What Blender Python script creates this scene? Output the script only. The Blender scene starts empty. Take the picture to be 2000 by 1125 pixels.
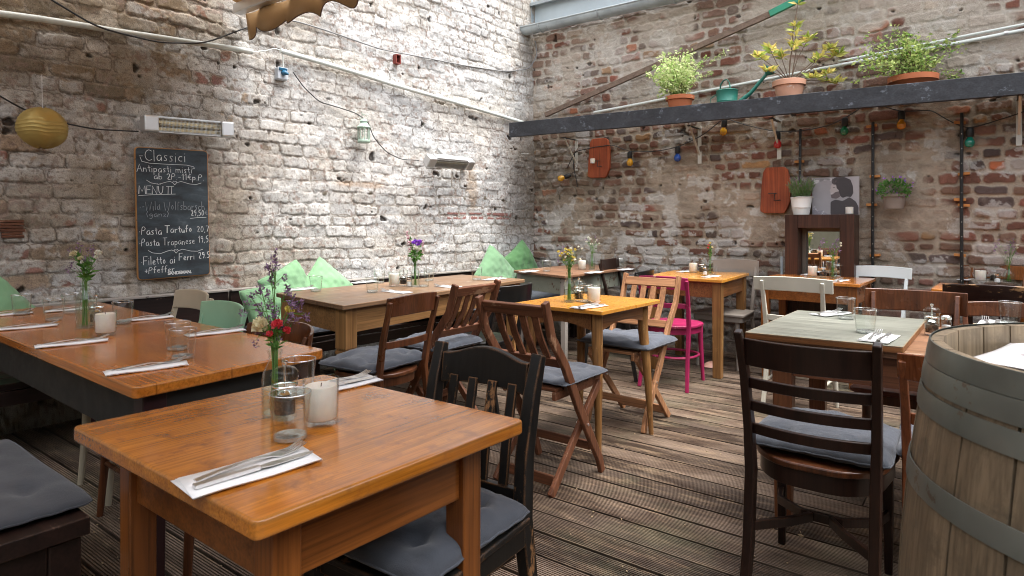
import bpy, bmesh, math, random
import numpy as np
from mathutils import Vector, Matrix
R = random.Random(7)
sc = bpy.context.scene
COL = sc.collection
rad = math.radians
# ------------------------------------------------------------------ camera, sky, sun, exposure
FPX, HOR, CAMH = 1240.0, 433.0, 1.2          # focal length and horizon in pixels of the 2000 px photograph
cd = bpy.data.cameras.new("camera"); cam = bpy.data.objects.new("camera", cd); COL.objects.link(cam)
cam.location = (0, 0, CAMH); cam.rotation_euler = (rad(90), 0, 0)
cd.sensor_width = 36; cd.lens = 36 * FPX / 2000; cd.shift_y = -(562.5 - HOR) / 2000
cd.clip_start = 0.05; cd.clip_end = 200
cd.dof.use_dof = True; cd.dof.focus_distance = 3.6; cd.dof.aperture_fstop = 9.0
sc.camera = cam
SUN_EL, SUN_AZ = rad(72), rad(120)           # azimuth clockwise from +Y
w = bpy.data.worlds.new("World"); sc.world = w; w.use_nodes = True
nt = w.node_tree; nt.nodes.clear()
sky = nt.nodes.new("ShaderNodeTexSky"); sky.sky_type = 'NISHITA'; sky.sun_disc = False
sky.sun_elevation = SUN_EL; sky.sun_rotation = SUN_AZ; sky.air_density = 1.0; sky.dust_density = 4.0; sky.ozone_density = 1.0
hs = nt.nodes.new("ShaderNodeHueSaturation"); hs.inputs["Saturation"].default_value = 0.30
bg = nt.nodes.new("ShaderNodeBackground"); bg.inputs[1].default_value = 0.15
wo = nt.nodes.new("ShaderNodeOutputWorld")
nt.links.new(sky.outputs[0], hs.inputs["Color"]); nt.links.new(hs.outputs[0], bg.inputs[0]); nt.links.new(bg.outputs[0], wo.inputs[0])
sd = bpy.data.lights.new("sun", 'SUN'); sd.energy = .85; sd.angle = rad(42); sd.color = (1.0, 0.96, 0.90)
sun = bpy.data.objects.new("sun", sd); COL.objects.link(sun)
sdir = Vector((math.sin(SUN_AZ) * math.cos(SUN_EL), math.cos(SUN_AZ) * math.cos(SUN_EL), math.sin(SUN_EL)))
sun.rotation_euler = sdir.to_track_quat('Z', 'Y').to_euler(); sun.location = (0, 0, 12)
sc.view_settings.view_transform = 'Standard'; sc.view_settings.look = 'None'; sc.view_settings.gamma = 1
sc.view_settings.exposure = 2.12
sc.cycles.pixel_filter_type = 'BLACKMAN_HARRIS'; sc.cycles.filter_width = 1.0
sc.cycles.max_bounces = 10; sc.cycles.diffuse_bounces = 5; sc.cycles.glossy_bounces = 5
sc.cycles.transmission_bounces = 8; sc.cycles.transparent_max_bounces = 24; sc.cycles.caustics_reflective = False; sc.cycles.caustics_refractive = False
sc.cycles.sample_clamp_indirect = 6

# ------------------------------------------------------------------ measuring helpers: a point of the ground plan from its place in the photograph
def G(x, y, z=0.0):
    Y = FPX * (CAMH - z) / (y - HOR)
    return Vector(((x - 1000) * Y / FPX, Y, z))
CY = 7.2
C0 = Vector((.0339 * CY, CY, 0))                      # inner corner of the courtyard
def unit(v): v = Vector(v); v.normalize(); return v
DA = unit((-1100, -FPX, 0)); DB = unit((1640, -FPX, 0))  # directions of the two walls, away from the corner
NA = Vector((-DA.y, DA.x, 0)); NB = Vector((DB.y, -DB.x, 0))  # their normals into the room
def _on(d, x):
    r = (x - 1000) / FPX
    return (r * C0.y - C0.x) / (d.x - r * d.y)
def WA(x, y, off=0.0):                               # point on the left wall
    s = _on(DA, x); p = C0 + DA * s
    q = p + NA * off; k = 1.0
    return Vector((q.x, q.y, CAMH - (y - HOR) * p.y / FPX))
def WB(x, y, off=0.0):
    s = _on(DB, x); p = C0 + DB * s; q = p + NB * off
    return Vector((q.x, q.y, CAMH - (y - HOR) * p.y / FPX))

# ------------------------------------------------------------------ mesh helpers
class MB:
    def __init__(s): s.v = []; s.f = []
    def add(s, vs, fs):
        o = len(s.v); s.v += [tuple(v) for v in vs]; s.f += [tuple(i + o for i in f) for f in fs]; return s
    def box(s, c, d, rot=None):
        c = Vector(c); hx, hy, hz = d[0] / 2, d[1] / 2, d[2] / 2
        P = [Vector((x * hx, y * hy, z * hz)) for z in (-1, 1) for x, y in ((-1, -1), (1, -1), (1, 1), (-1, 1))]
        if rot: P = [rot @ p for p in P]
        return s.add([p + c for p in P], [(3, 2, 1, 0), (4, 5, 6, 7), (0, 1, 5, 4), (1, 2, 6, 5), (2, 3, 7, 6), (3, 0, 4, 7)])
    def sweep(s, pts, side, w, t, cap=True):
        """rectangular bar along pts; side = axis of its width w, t = thickness across it (numbers or lists)"""
        pts = [Vector(p) for p in pts]; n = len(pts); side = Vector(side).normalized()
        W = w if isinstance(w, (list, tuple)) else [w] * n; T = t if isinstance(t, (list, tuple)) else [t] * n
        vs = []
        for i, p in enumerate(pts):
            tg = (pts[min(i + 1, n - 1)] - pts[max(i - 1, 0)]).normalized()
            o = tg.cross(side).normalized(); sd_ = o.cross(tg).normalized()
            a, b = sd_ * W[i] / 2, o * T[i] / 2
            vs += [p - a - b, p + a - b, p + a + b, p - a + b]
        fs = []
        for i in range(n - 1):
            k = 4 * i
            for j in range(4): fs.append((k + j, k + (j + 1) % 4, k + 4 + (j + 1) % 4, k + 4 + j))
        if cap: fs += [(3, 2, 1, 0), (4 * n - 4, 4 * n - 3, 4 * n - 2, 4 * n - 1)]
        return s.add(vs, fs)
    def tube(s, pts, r, n=8, cap=True):
        pts = [Vector(p) for p in pts]; m = len(pts); rr = r if isinstance(r, (list, tuple)) else [r] * m
        up = Vector((0, 0, 1)); vs = []; a = None
        for i, p in enumerate(pts):
            tg = (pts[min(i + 1, m - 1)] - pts[max(i - 1, 0)])
            if tg.length < 1e-9: tg = Vector((0, 0, 1))
            tg.normalize()
            if a is None:
                a = tg.cross(up) if abs(tg.z) < .95 else tg.cross(Vector((1, 0, 0)))
            else: a = a - tg * a.dot(tg)
            a.normalize(); b = tg.cross(a)
            for k in range(n):
                q = 2 * math.pi * k / n; vs.append(p + (a * math.cos(q) + b * math.sin(q)) * rr[i])
        fs = [(i * n + k, i * n + (k + 1) % n, (i + 1) * n + (k + 1) % n, (i + 1) * n + k) for i in range(m - 1) for k in range(n)]
        if cap: fs += [tuple(range(n - 1, -1, -1)), tuple((m - 1) * n + k for k in range(n))]
        return s.add(vs, fs)
    def lathe(s, prof, n=24, c=(0, 0, 0), cap0=True, cap1=True):
        c = Vector(c); m = len(prof); vs = []
        for r_, z in prof:
            for k in range(n):
                q = 2 * math.pi * k / n; vs.append(c + Vector((r_ * math.cos(q), r_ * math.sin(q), z)))
        fs = [(i * n + k, i * n + (k + 1) % n, (i + 1) * n + (k + 1) % n, (i + 1) * n + k) for i in range(m - 1) for k in range(n)]
        if cap0: fs.append(tuple(range(n - 1, -1, -1)))
        if cap1: fs.append(tuple((m - 1) * n + k for k in range(n)))
        return s.add(vs, fs)
    def prism(s, poly, z0, z1):
        n = len(poly)
        return s.add([(x, y, z0) for x, y in poly] + [(x, y, z1) for x, y in poly],
                     [tuple(range(n - 1, -1, -1)), tuple(range(n, 2 * n))] + [(i, (i + 1) % n, n + (i + 1) % n, n + i) for i in range(n)])
    def slab(s, poly, axis_o, ax, ay, az, t):
        """polygon in a plane (origin, axes ax, ay) given thickness t along az"""
        O = Vector(axis_o); ax, ay, az = Vector(ax), Vector(ay), Vector(az); n = len(poly)
        a = [O + ax * x + ay * y for x, y in poly]; b = [p + az * t for p in a]
        return s.add(a + b, [tuple(range(n - 1, -1, -1)), tuple(range(n, 2 * n))] + [(i, (i + 1) % n, n + (i + 1) % n, n + i) for i in range(n)])
    def build(s, name, mat, parent=None, bevel=0, smooth=True, ang=38, segs=2, sub=0):
        me = bpy.data.meshes.new(name); me.from_pydata(s.v, [], s.f); me.update()
        if mat: me.materials.append(mat)
        if smooth and len(s.f) < 60000:
            bm = bmesh.new(); bm.from_mesh(me); bmesh.ops.recalc_face_normals(bm, faces=bm.faces); bm.to_mesh(me); bm.free()
        if smooth and len(me.polygons):
            me.polygons.foreach_set('use_smooth', [True] * len(me.polygons))
            me.set_sharp_from_angle(angle=rad(ang))
        o = bpy.data.objects.new(name, me); COL.objects.link(o)
        if parent: o.parent = parent
        if bevel:
            b = o.modifiers.new('bevel', 'BEVEL'); b.width = bevel; b.segments = segs; b.limit_method = 'ANGLE'; b.angle_limit = rad(40); b.harden_normals = True
        if sub:
            q = o.modifiers.new('sub', 'SUBSURF'); q.levels = q.render_levels = sub
        return o
def tag(o, label, cat=None, group=None, kind=None):
    if label: o['label'] = label
    if cat: o['category'] = cat
    if group: o['group'] = group
    if kind: o['kind'] = kind
    return o
def thing(name, label, cat, loc=(0, 0, 0), rz=0, group=None):
    o = bpy.data.objects.new(name, None); COL.objects.link(o); o.empty_display_size = .1
    o.location = loc; o.rotation_euler = (0, 0, rz); return tag(o, label, cat, group)
def dup(root, loc, rz, label, group=None, rot=None):
    r = root.copy(); COL.objects.link(r); r.location = loc; r.rotation_euler = rot if rot else (0, 0, rz); r['label'] = label
    if group: r['group'] = group
    for ch in list(root.children):
        c = ch.copy(); COL.objects.link(c); c.parent = r
        for g in ch.children:
            d = g.copy(); COL.objects.link(d); d.parent = c
    return r
def struct(name, mb, mat, **k): o = mb.build(name, mat, **k); o['kind'] = 'structure'; return o
def rrect(w, d, r=.03, n=4, cx=0, cy=0):
    P = []
    for sx, sy, a0 in ((1, 1, 0), (-1, 1, 90), (-1, -1, 180), (1, -1, 270)):
        for k in range(n + 1):
            a = rad(a0 + 90 * k / n); P.append((cx + sx * (w / 2 - r) + r * math.cos(a), cy + sy * (d / 2 - r) + r * math.sin(a)))
    return P
def round_poly(P, r, n=4):
    out = []; m = len(P)
    for i in range(m):
        p = Vector(P[i]).to_2d() if len(P[i]) > 2 else Vector(P[i]); a = Vector(P[i - 1]); b = Vector(P[(i + 1) % m])
        a, b = Vector((a[0], a[1])), Vector((b[0], b[1])); u = (a - p).normalized(); v = (b - p).normalized()
        for k in range(n + 1):
            t = k / n; q = (p + u * r) * (1 - t) ** 2 + p * 2 * t * (1 - t) + (p + v * r) * t * t
            out.append((q.x, q.y))
    return out

# ------------------------------------------------------------------ material helpers
def mat(name):
    m = bpy.data.materials.new(name); m.use_nodes = True; t = m.node_tree; t.nodes.clear()
    o = t.nodes.new("ShaderNodeOutputMaterial"); b = t.nodes.new("ShaderNodeBsdfPrincipled"); t.links.new(b.outputs[0], o.inputs[0])
    return m, t, b, o
def nn(t, typ, **k):
    n = t.nodes.new(typ)
    for a, v in k.items():
        if hasattr(n, a): setattr(n, a, v)
        else: n.inputs[a.replace('_', ' ')].default_value = v
    return n
def c4(c): return (c[0], c[1], c[2], 1)
def noise(t, vec, scale, detail=4, rough=.55, dist=0):
    n = t.nodes.new("ShaderNodeTexNoise"); n.inputs["Scale"].default_value = scale; n.inputs["Detail"].default_value = detail
    n.inputs["Roughness"].default_value = rough; n.inputs["Distortion"].default_value = dist
    if vec: t.links.new(vec, n.inputs["Vector"])
    return n.outputs["Fac"]
def ramp(t, fac, stops):
    n = t.nodes.new("ShaderNodeValToRGB"); e = n.color_ramp.elements
    while len(e) < len(stops): e.new(.5)
    for i, (p, c) in enumerate(stops):
        e[i].position = p; e[i].color = c4(c) if not isinstance(c, (int, float)) else (c, c, c, 1)
    t.links.new(fac, n.inputs[0]); return n.outputs[0]
def mix(t, fac, a, b, typ='MIX'):
    n = t.nodes.new("ShaderNodeMix"); n.data_type = 'RGBA'; n.blend_type = typ
    for s, v in ((n.inputs[0], fac), (n.inputs[6], a), (n.inputs[7], b)):
        if isinstance(v, (int, float)): s.default_value = v if s == n.inputs[0] else (v, v, v, 1)
        elif isinstance(v, tuple): s.default_value = c4(v)
        else: t.links.new(v, s)
    return n.outputs[2]
def math_(t, op, a, b=0.0):
    n = t.nodes.new("ShaderNodeMath"); n.operation = op
    for s, v in ((n.inputs[0], a), (n.inputs[1], b)):
        if isinstance(v, (int, float)): s.default_value = v
        else: t.links.new(v, s)
    return n.outputs[0]
def bump(t, b, h, strength=.3, dist=.002):
    n = t.nodes.new("ShaderNodeBump"); n.inputs["Strength"].default_value = strength; n.inputs["Distance"].default_value = dist
    t.links.new(h, n.inputs["Height"]); t.links.new(n.outputs[0], b.inputs["Normal"]); return n
def obj_vec(t, sc_=(1, 1, 1), rnd=True):
    tc = t.nodes.new("ShaderNodeTexCoord"); m = t.nodes.new("ShaderNodeMapping"); m.inputs["Scale"].default_value = sc_
    t.links.new(tc.outputs["Object"], m.inputs["Vector"])
    if rnd:
        oi = t.nodes.new("ShaderNodeObjectInfo"); mu = t.nodes.new("ShaderNodeVectorMath"); mu.operation = 'SCALE'; cb = t.nodes.new("ShaderNodeCombineXYZ")
        for i in range(3): t.links.new(oi.outputs["Random"], cb.inputs[i])
        t.links.new(cb.outputs[0], mu.inputs[0]); mu.inputs["Scale"].default_value = 31.0; t.links.new(mu.outputs[0], m.inputs["Location"])
    return m.outputs[0], tc.outputs["Object"]
def wood(name, dark, light, axis=2, rough=.42, coat=.0, wear=None, wear_amt=.5, edge=None, edge_r=.006, grain=1.0, blotch=.35, fine=.65, grime=None, spec=.35, bmp=.35, knots=0.0, planks=0.0):
    m, t, b, o = mat(name)
    s1 = [16 * grain] * 3; s1[axis] = 1.1 * grain; s2 = [120 * grain] * 3; s2[axis] = 2.5 * grain
    v1, _ = obj_vec(t, s1); v2, _ = obj_vec(t, s2); v0, _ = obj_vec(t, (3, 3, 3))
    n1 = noise(t, v1, 1.0, 5, .6, .9); n2 = noise(t, v2, 1.0, 3, .6, .2); n0 = noise(t, v0, 1.2, 4, .6)
    c = ramp(t, n1, [(.28, dark), (.68, light)])
    c = mix(t, fine, c, ramp(t, n2, [(.30, .35), (.58, 1.10)]), 'MULTIPLY')
    c = mix(t, blotch, c, ramp(t, n0, [(.3, .35), (.7, 1.15)]), 'MULTIPLY')
    if knots:
        vk, _ = obj_vec(t, [2.2 if i == axis else 6 for i in range(3)]); vo = t.nodes.new('ShaderNodeTexVoronoi'); vo.inputs['Scale'].default_value = 1.0; t.links.new(vk, vo.inputs['Vector'])
        kd = vo.outputs['Distance']; c = mix(t, math_(t, 'MULTIPLY', ramp(t, kd, [(.02, 1.0), (.075, .0)]), knots), c, mix(t, 1.0, dark, .35, 'MULTIPLY'))
        vs_, _ = obj_vec(t, [7 if i == axis else 90 for i in range(3)]); sn = noise(t, vs_, 1.3, 2, .5, .0); c = mix(t, math_(t, 'MULTIPLY', ramp(t, sn, [(.70, 0.0), (.73, 1.0)]), knots * .6), c, mix(t, 1.0, dark, .5, 'MULTIPLY'))
        vr, _ = obj_vec(t, (1, 1, 1)); rg = t.nodes.new('ShaderNodeTexVoronoi'); rg.inputs['Scale'].default_value = 3.2; t.links.new(vr, rg.inputs['Vector']); rr_ = math_(t, 'ABSOLUTE', math_(t, 'SUBTRACT', rg.outputs['Distance'], .125)); c = mix(t, math_(t, 'MULTIPLY', ramp(t, rr_, [(.004, 1.0), (.014, 0.0)]), math_(t, 'MULTIPLY', ramp(t, n0, [(.48, 0.0), (.62, 1.0)]), .30)), c, dark)
    if planks:
        sp = t.nodes.new('ShaderNodeSeparateXYZ'); tcp = t.nodes.new('ShaderNodeTexCoord'); t.links.new(tcp.outputs['Object'], sp.inputs[0]); fr = math_(t, 'PINGPONG', math_(t, 'ADD', sp.outputs[1 if axis == 0 else 0], 5.03), planks / 2)
        c = mix(t, ramp(t, fr, [(.0, .75), (.0022, 0.0)]), c, mix(t, 1.0, dark, .3, 'MULTIPLY'))
    if grime:
        g_ = noise(t, v0, 5, 6, .7); c = mix(t, ramp(t, g_, [(.52, 0.0), (.66, 1.0)]), c, grime)
    if wear:
        vw, _ = obj_vec(t, (9, 9, 9)); sw_ = [9] * 3; sw_[axis] = 3.5; vw, _ = obj_vec(t, sw_)
        c = mix(t, ramp(t, noise(t, vw, 1.2, 7, .72), [(.62 - .1 * wear_amt, 0.0), (.66 - .1 * wear_amt, 1.0)]), c, wear)
    if edge:
        bv = t.nodes.new("ShaderNodeBevel"); bv.samples = 3; bv.inputs["Radius"].default_value = edge_r
        ge = t.nodes.new("ShaderNodeNewGeometry"); d = t.nodes.new("ShaderNodeVectorMath"); d.operation = 'DOT_PRODUCT'
        t.links.new(bv.outputs[0], d.inputs[0]); t.links.new(ge.outputs["Normal"], d.inputs[1])
        e = math_(t, 'SUBTRACT', 1.0, d.outputs["Value"]); ve, _ = obj_vec(t, (14, 14, 14))
        e = math_(t, 'MULTIPLY', e, ramp(t, noise(t, ve, 1, 5, .7), [(.35, 0.0), (.6, 9.0 if False else 1.0)])); e = ramp(t, e, [(.02, 0.0), (.09, 1.0)])
        c = mix(t, e, c, edge)
    t.links.new(c, b.inputs["Base Color"])
    r_ = ramp(t, n0, [(.2, max(0, rough - .12)), (.8, min(1, rough + .15))]); t.links.new(r_, b.inputs["Roughness"])
    b.inputs["Coat Weight"].default_value = coat; b.inputs["Coat Roughness"].default_value = .12
    b.inputs["Specular IOR Level"].default_value = spec
    bump(t, b, mix(t, .5, n2, n1), bmp, .0012); return m
def paint(name, col, rough=.5, chip=None, amt=.5, var=.12, metal=0, bmp=.15, scale=14):
    m, t, b, o = mat(name); v, _ = obj_vec(t, (1, 1, 1)); n = noise(t, v, scale, 5, .6); n3 = noise(t, v, 3, 4, .6)
    c = mix(t, 1.0, col, ramp(t, n3, [(.25, 1 - 2 * var), (.75, 1 + var)]), 'MULTIPLY')
    if chip: c = mix(t, ramp(t, noise(t, v, 9, 8, .75), [(.64 - .1 * amt, 0.0), (.66 - .1 * amt, 1.0)]), c, chip)
    t.links.new(c, b.inputs["Base Color"]); b.inputs["Metallic"].default_value = metal
    t.links.new(ramp(t, n, [(.25, max(0, rough - .1)), (.75, min(1, rough + .12))]), b.inputs["Roughness"])
    bump(t, b, n, bmp, .001); return m
def cloth(name, col, var=.18, rough=.92, weave=900, sheen=.2, fold=.5):
    m, t, b, o = mat(name); v, _ = obj_vec(t, (1, 1, 1)); n = noise(t, v, weave, 2, .5); n3 = noise(t, v, 7, 5, .6, .5); n4 = noise(t, v, 13, 5, .6, 1.6)
    c = mix(t, 1.0, col, ramp(t, n3, [(.25, 1 - 1.6 * var), (.75, 1 + var)]), 'MULTIPLY')
    oi = t.nodes.new('ShaderNodeObjectInfo'); c = mix(t, 1.0, c, ramp(t, oi.outputs['Random'], [(0, .78), (1, 1.22)]), 'MULTIPLY')
    t.links.new(c, b.inputs["Base Color"]); b.inputs["Roughness"].default_value = rough; b.inputs["Sheen Weight"].default_value = sheen
    h = mix(t, .75, n, n4); bump(t, b, h, fold, .006); return m
def glassm(name, tint=(.95, .98, .97), ior=1.45, rough=0.0):
    m, t, b, o = mat(name); t.nodes.remove(b)
    tr = t.nodes.new("ShaderNodeBsdfTransparent"); tr.inputs[0].default_value = c4(tint)
    gl = t.nodes.new("ShaderNodeBsdfGlossy"); gl.inputs["Roughness"].default_value = .03 + rough
    lw = t.nodes.new("ShaderNodeLayerWeight"); lw.inputs["Blend"].default_value = .5
    edge = ramp(t, lw.outputs["Facing"], [(.0, .02), (.50, .05), (.80, .38), (1.0, .9)])
    mx = t.nodes.new("ShaderNodeMixShader"); t.links.new(edge, mx.inputs[0]); t.links.new(tr.outputs[0], mx.inputs[1]); t.links.new(gl.outputs[0], mx.inputs[2])
    t.links.new(mx.outputs[0], o.inputs[0]); return m
def refr(name, col=(1, 1, 1), ior=1.45, rough=0.0):
    m, t, b, o = mat(name); b.inputs["Base Color"].default_value = c4(col); b.inputs["Transmission Weight"].default_value = 1
    b.inputs["IOR"].default_value = ior; b.inputs["Roughness"].default_value = rough; return m
def plain(name, col, rough=.5, metal=0, emit=None, sss=0, coat=0):
    m, t, b, o = mat(name); v, _ = obj_vec(t, (1, 1, 1)); n = noise(t, v, 25, 4, .6)
    t.links.new(mix(t, 1.0, col, ramp(t, n, [(.2, .85), (.8, 1.08)]), 'MULTIPLY'), b.inputs["Base Color"])
    b.inputs["Roughness"].default_value = rough; b.inputs["Metallic"].default_value = metal; b.inputs["Coat Weight"].default_value = coat
    if emit: b.inputs["Emission Color"].default_value = c4(emit[0]); b.inputs["Emission Strength"].default_value = emit[1]
    if sss: b.inputs["Subsurface Weight"].default_value = sss; b.inputs["Subsurface Radius"].default_value = (.02, .012, .008)
    return m
def leafm(name, col, col2, trans=.35):
    m, t, b, o = mat(name); ge = t.nodes.new("ShaderNodeNewGeometry")
    c = ramp(t, ge.outputs["Random Per Island"], [(.1, col), (.9, col2)])
    t.links.new(c, b.inputs["Base Color"]); b.inputs["Roughness"].default_value = .5; b.inputs["Specular IOR Level"].default_value = .3
    tl = t.nodes.new("ShaderNodeBsdfTranslucent"); t.links.new(c, tl.inputs[0]); mx = t.nodes.new("ShaderNodeMixShader"); mx.inputs[0].default_value = trans
    t.links.new(b.outputs[0], mx.inputs[1]); t.links.new(tl.outputs[0], mx.inputs[2]); t.links.new(mx.outputs[0], o.inputs[0]); return m
M = {}
M['orange_top'] = wood('varnished_orange_wood', (.40, .125, .011), (.60, .215, .024), 0, .17, .5, edge=(.20, .11, .045), edge_r=.014, grain=1.6, blotch=.40, grime=(.26, .085, .016), bmp=.09, knots=.55)
M['orange_top2'] = wood('varnished_red_orange_wood', (.44, .125, .016), (.62, .215, .033), 0, .16, .5, edge=(.30, .17, .07), edge_r=.012, blotch=.35, fine=.55, bmp=.08, knots=.45, planks=.22)
M['orange_leg'] = wood('varnished_orange_wood_leg', (.15, .045, .009), (.27, .088, .018), 2, .3, .3, grain=1.2, blotch=.4)
M['orange_apron'] = wood('varnished_orange_wood_apron', (.15, .045, .009), (.27, .088, .018), 0, .3, .3, grain=1.2, blotch=.4)
M['honey_top'] = wood('honey_varnished_wood', (.52, .215, .030), (.60, .265, .042), 0, .24, .4, edge=(.40, .22, .08), blotch=.2, fine=.22, bmp=.05)
M['pine_top'] = wood('worn_pine_top', (.17, .095, .052), (.30, .18, .10), 0, .36, .15, edge=(.40, .24, .11), wear=(.30, .22, .15), wear_amt=.3, blotch=.4, fine=.5, bmp=.15, knots=.5, planks=.26)
M['pine'] = wood('oiled_pine', (.24, .115, .040), (.38, .20, .075), 2, .42, .1, blotch=.3)
M['pine_apron'] = wood('oiled_pine_apron', (.22, .105, .036), (.34, .18, .068), 0, .42, .1, blotch=.35)
M['oak_leg'] = wood('brown_oak_leg', (.16, .072, .022), (.32, .16, .055), 2, .42, .1, wear=(.34, .19, .07), wear_amt=.35)
M['oak_apron'] = wood('brown_oak_apron', (.16, .06, .02), (.27, .115, .038), 0, .42, .1)
M['walnut2'] = wood('reddish_bentwood', (.16, .045, .016), (.30, .10, .035), 2, .28, .4); M['darkscuff'] = wood('scuffed_dark_wood', (.012, .005, .004), (.035, .014, .009), 0, .36, .2, wear=(.30, .17, .08), wear_amt=.35)
M['walnut'] = wood('walnut_brown_wood', (.050, .015, .006), (.150, .050, .018), 2, .30, .3, blotch=.4)
M['redwood'] = wood('reddish_folding_chair_wood', (.095, .032, .014), (.21, .082, .040), 2, .5, .05, wear=(.30, .17, .10), wear_amt=.25)
M['redwood_x'] = wood('reddish_folding_chair_wood_rail', (.095, .032, .014), (.21, .082, .040), 0, .5, .05, wear=(.30, .17, .10), wear_amt=.25)
M['tanwood'] = wood('tan_folding_chair_wood', (.27, .12, .055), (.44, .22, .105), 2, .5, .05, blotch=.3)
M['tanwood_x'] = wood('tan_folding_chair_wood_rail', (.27, .12, .055), (.44, .22, .105), 0, .5, .05, blotch=.3)
M['blackpaint'] = wood('worn_black_painted_wood', (.006, .0055, .005), (.012, .011, .010), 2, .45, .0, edge=(.30, .14, .055), edge_r=.006, wear=(.26, .13, .055), wear_amt=.15)
M['darkbrown'] = wood('dark_brown_stained_wood', (.009, .004, .003), (.026, .010, .006), 2, .36, .08, edge=(.12, .055, .03), edge_r=.004)
M['blackplain'] = paint('black_lacquer', (.006, .006, .006), .35, chip=(.12, .08, .05), amt=-.2)
M['magenta'] = paint('magenta_paint', (.30, .012, .075), .42, chip=(.42, .20, .18), amt=.3, var=.2)
M['mint'] = paint('mint_green_paint', (.27, .48, .32), .4, chip=(.08, .07, .05), amt=-.05, var=.08)
M['cream'] = paint('cream_paint', (.52, .50, .42), .45, chip=(.3, .22, .14), amt=-.25, var=.08)
M['greyseat'] = paint('taupe_grey_paint', (.24, .21, .18), .5, var=.1)
M['white'] = paint('white_paint', (.66, .70, .69), .45, var=.06)
M['beige'] = paint('beige_paint', (.44, .38, .28), .5, chip=(.2, .13, .08), amt=-.1, var=.08)
M['bench'] = wood('dark_bench_wood', (.010, .005, .004), (.028, .013, .010), 0, .45, .1, wear=(.10, .06, .045), wear_amt=-.05, edge=(.10, .06, .045))
M['benchtrim'] = paint('worn_bench_ledge', (.30, .27, .24), .6, chip=(.07, .05, .04), amt=.4)
M['blackapron'] = paint('black_table_apron', (.012, .0115, .010), .55, chip=(.05, .03, .02), amt=-.1)
M['purpleleg'] = paint('dark_purple_leg', (.026, .008, .010), .4)
M['greentable'] = paint('peeling_green_grey_paint', (.27, .29, .23), .55, chip=(.13, .08, .05), amt=.55, scale=20)
M['browntop'] = wood('worn_brown_top', (.16, .075, .04), (.32, .17, .095), 0, .4, .1, wear=(.36, .24, .16), wear_amt=.3, edge=(.3, .2, .12))
M['greyboard'] = wood('weathered_grey_board', (.15, .155, .13), (.25, .255, .215), 0, .42, .1, edge=(.30, .19, .09), edge_r=.010, blotch=.3, grain=1.2)
M['redoak'] = wood('red_brown_table_wood', (.11, .035, .015), (.22, .085, .035), 2, .4, .15)
M['redoak_x'] = wood('red_brown_table_wood_apron', (.12, .04, .018), (.24, .09, .038), 0, .4, .15)
M['seatleather'] = paint('oxblood_leather', (.14, .04, .025), .35)
M['cush'] = cloth('blue_grey_cushion_cloth', (.062, .071, .090), .16, fold=.45)
M['cush2'] = cloth('slate_grey_cushion_cloth', (.040, .045, .056), .14, fold=.4)
M['pillow'] = cloth('light_green_pillow_cloth', (.175, .33, .175), .06, fold=.35)
M['pillow2'] = cloth('leaf_green_pillow_cloth', (.10, .24, .09), .07, fold=.4)
M['glass'] = glassm('clear_glass', (.975, .985, .98)); M['glassg'] = glassm('green_tinted_glass', (.955, .98, .965))

def tumblerm():
    m, t, b, o = mat('tumbler_glass'); b.inputs["Base Color"].default_value = (.97, .99, .98, 1); b.inputs["Transmission Weight"].default_value = 1; b.inputs["IOR"].default_value = 1.42; b.inputs["Roughness"].default_value = 0
    tr = t.nodes.new("ShaderNodeBsdfTransparent"); tr.inputs[0].default_value = (.96, .98, .97, 1); mx = t.nodes.new("ShaderNodeMixShader"); mx.inputs[0].default_value = .93
    t.links.new(b.outputs[0], mx.inputs[1]); t.links.new(tr.outputs[0], mx.inputs[2]); t.links.new(mx.outputs[0], o.inputs[0]); return m
M['refr'] = tumblerm(); 
def rimm():
    m, t, b, o = mat('bright_glass_edge'); t.nodes.remove(b); a = t.nodes.new('ShaderNodeBsdfTransparent'); a.inputs[0].default_value = (.92, .95, .94, 1); gl = t.nodes.new('ShaderNodeBsdfGlossy'); gl.inputs['Roughness'].default_value = .08; df = t.nodes.new('ShaderNodeBsdfDiffuse'); df.inputs[0].default_value = (.8, .82, .82, 1)
    m1 = t.nodes.new('ShaderNodeMixShader'); m1.inputs[0].default_value = .35; m2 = t.nodes.new('ShaderNodeMixShader'); m2.inputs[0].default_value = .12
    t.links.new(a.outputs[0], m1.inputs[1]); t.links.new(gl.outputs[0], m1.inputs[2]); t.links.new(m1.outputs[0], m2.inputs[1]); t.links.new(df.outputs[0], m2.inputs[2]); t.links.new(m2.outputs[0], o.inputs[0]); return m
M['glassrim'] = rimm(); M['water'] = glassm('water', (.96, .98, .95))
M['steel'] = plain('cutlery_steel', (.82, .82, .82), .32, 1); M['chrome'] = plain('polished_chrome', (.85, .85, .85), .12, 1)
M['napkin'] = paint('white_paper_napkin', (.80, .81, .82), .85, var=.02, bmp=.25, scale=60)
M['wax'] = plain('cream_candle_wax', (.80, .74, .66), .5, sss=.4); M['pepper'] = paint('black_peppercorns', (.035, .022, .016), .6, chip=(.14, .09, .06), amt=.8, bmp=1, scale=300)
M['salt'] = paint('white_salt', (.8, .8, .8), .8); M['wick'] = plain('black_wick', (.02, .02, .02), .9)
M['terra'] = paint('terracotta', (.46, .14, .055), .75, chip=(.55, .30, .2), amt=-.1); M['terra2'] = paint('pale_terracotta', (.62, .33, .22), .75, chip=(.75, .66, .58), amt=.2)
M['stem'] = plain('green_stem', (.09, .20, .035), .6); M['twig'] = plain('brown_twig', (.13, .08, .05), .8)
M['leaf'] = leafm('green_leaf', (.05, .16, .03), (.14, .30, .06)); M['leafy'] = leafm('yellow_green_leaf', (.14, .26, .05), (.50, .58, .20))
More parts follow.
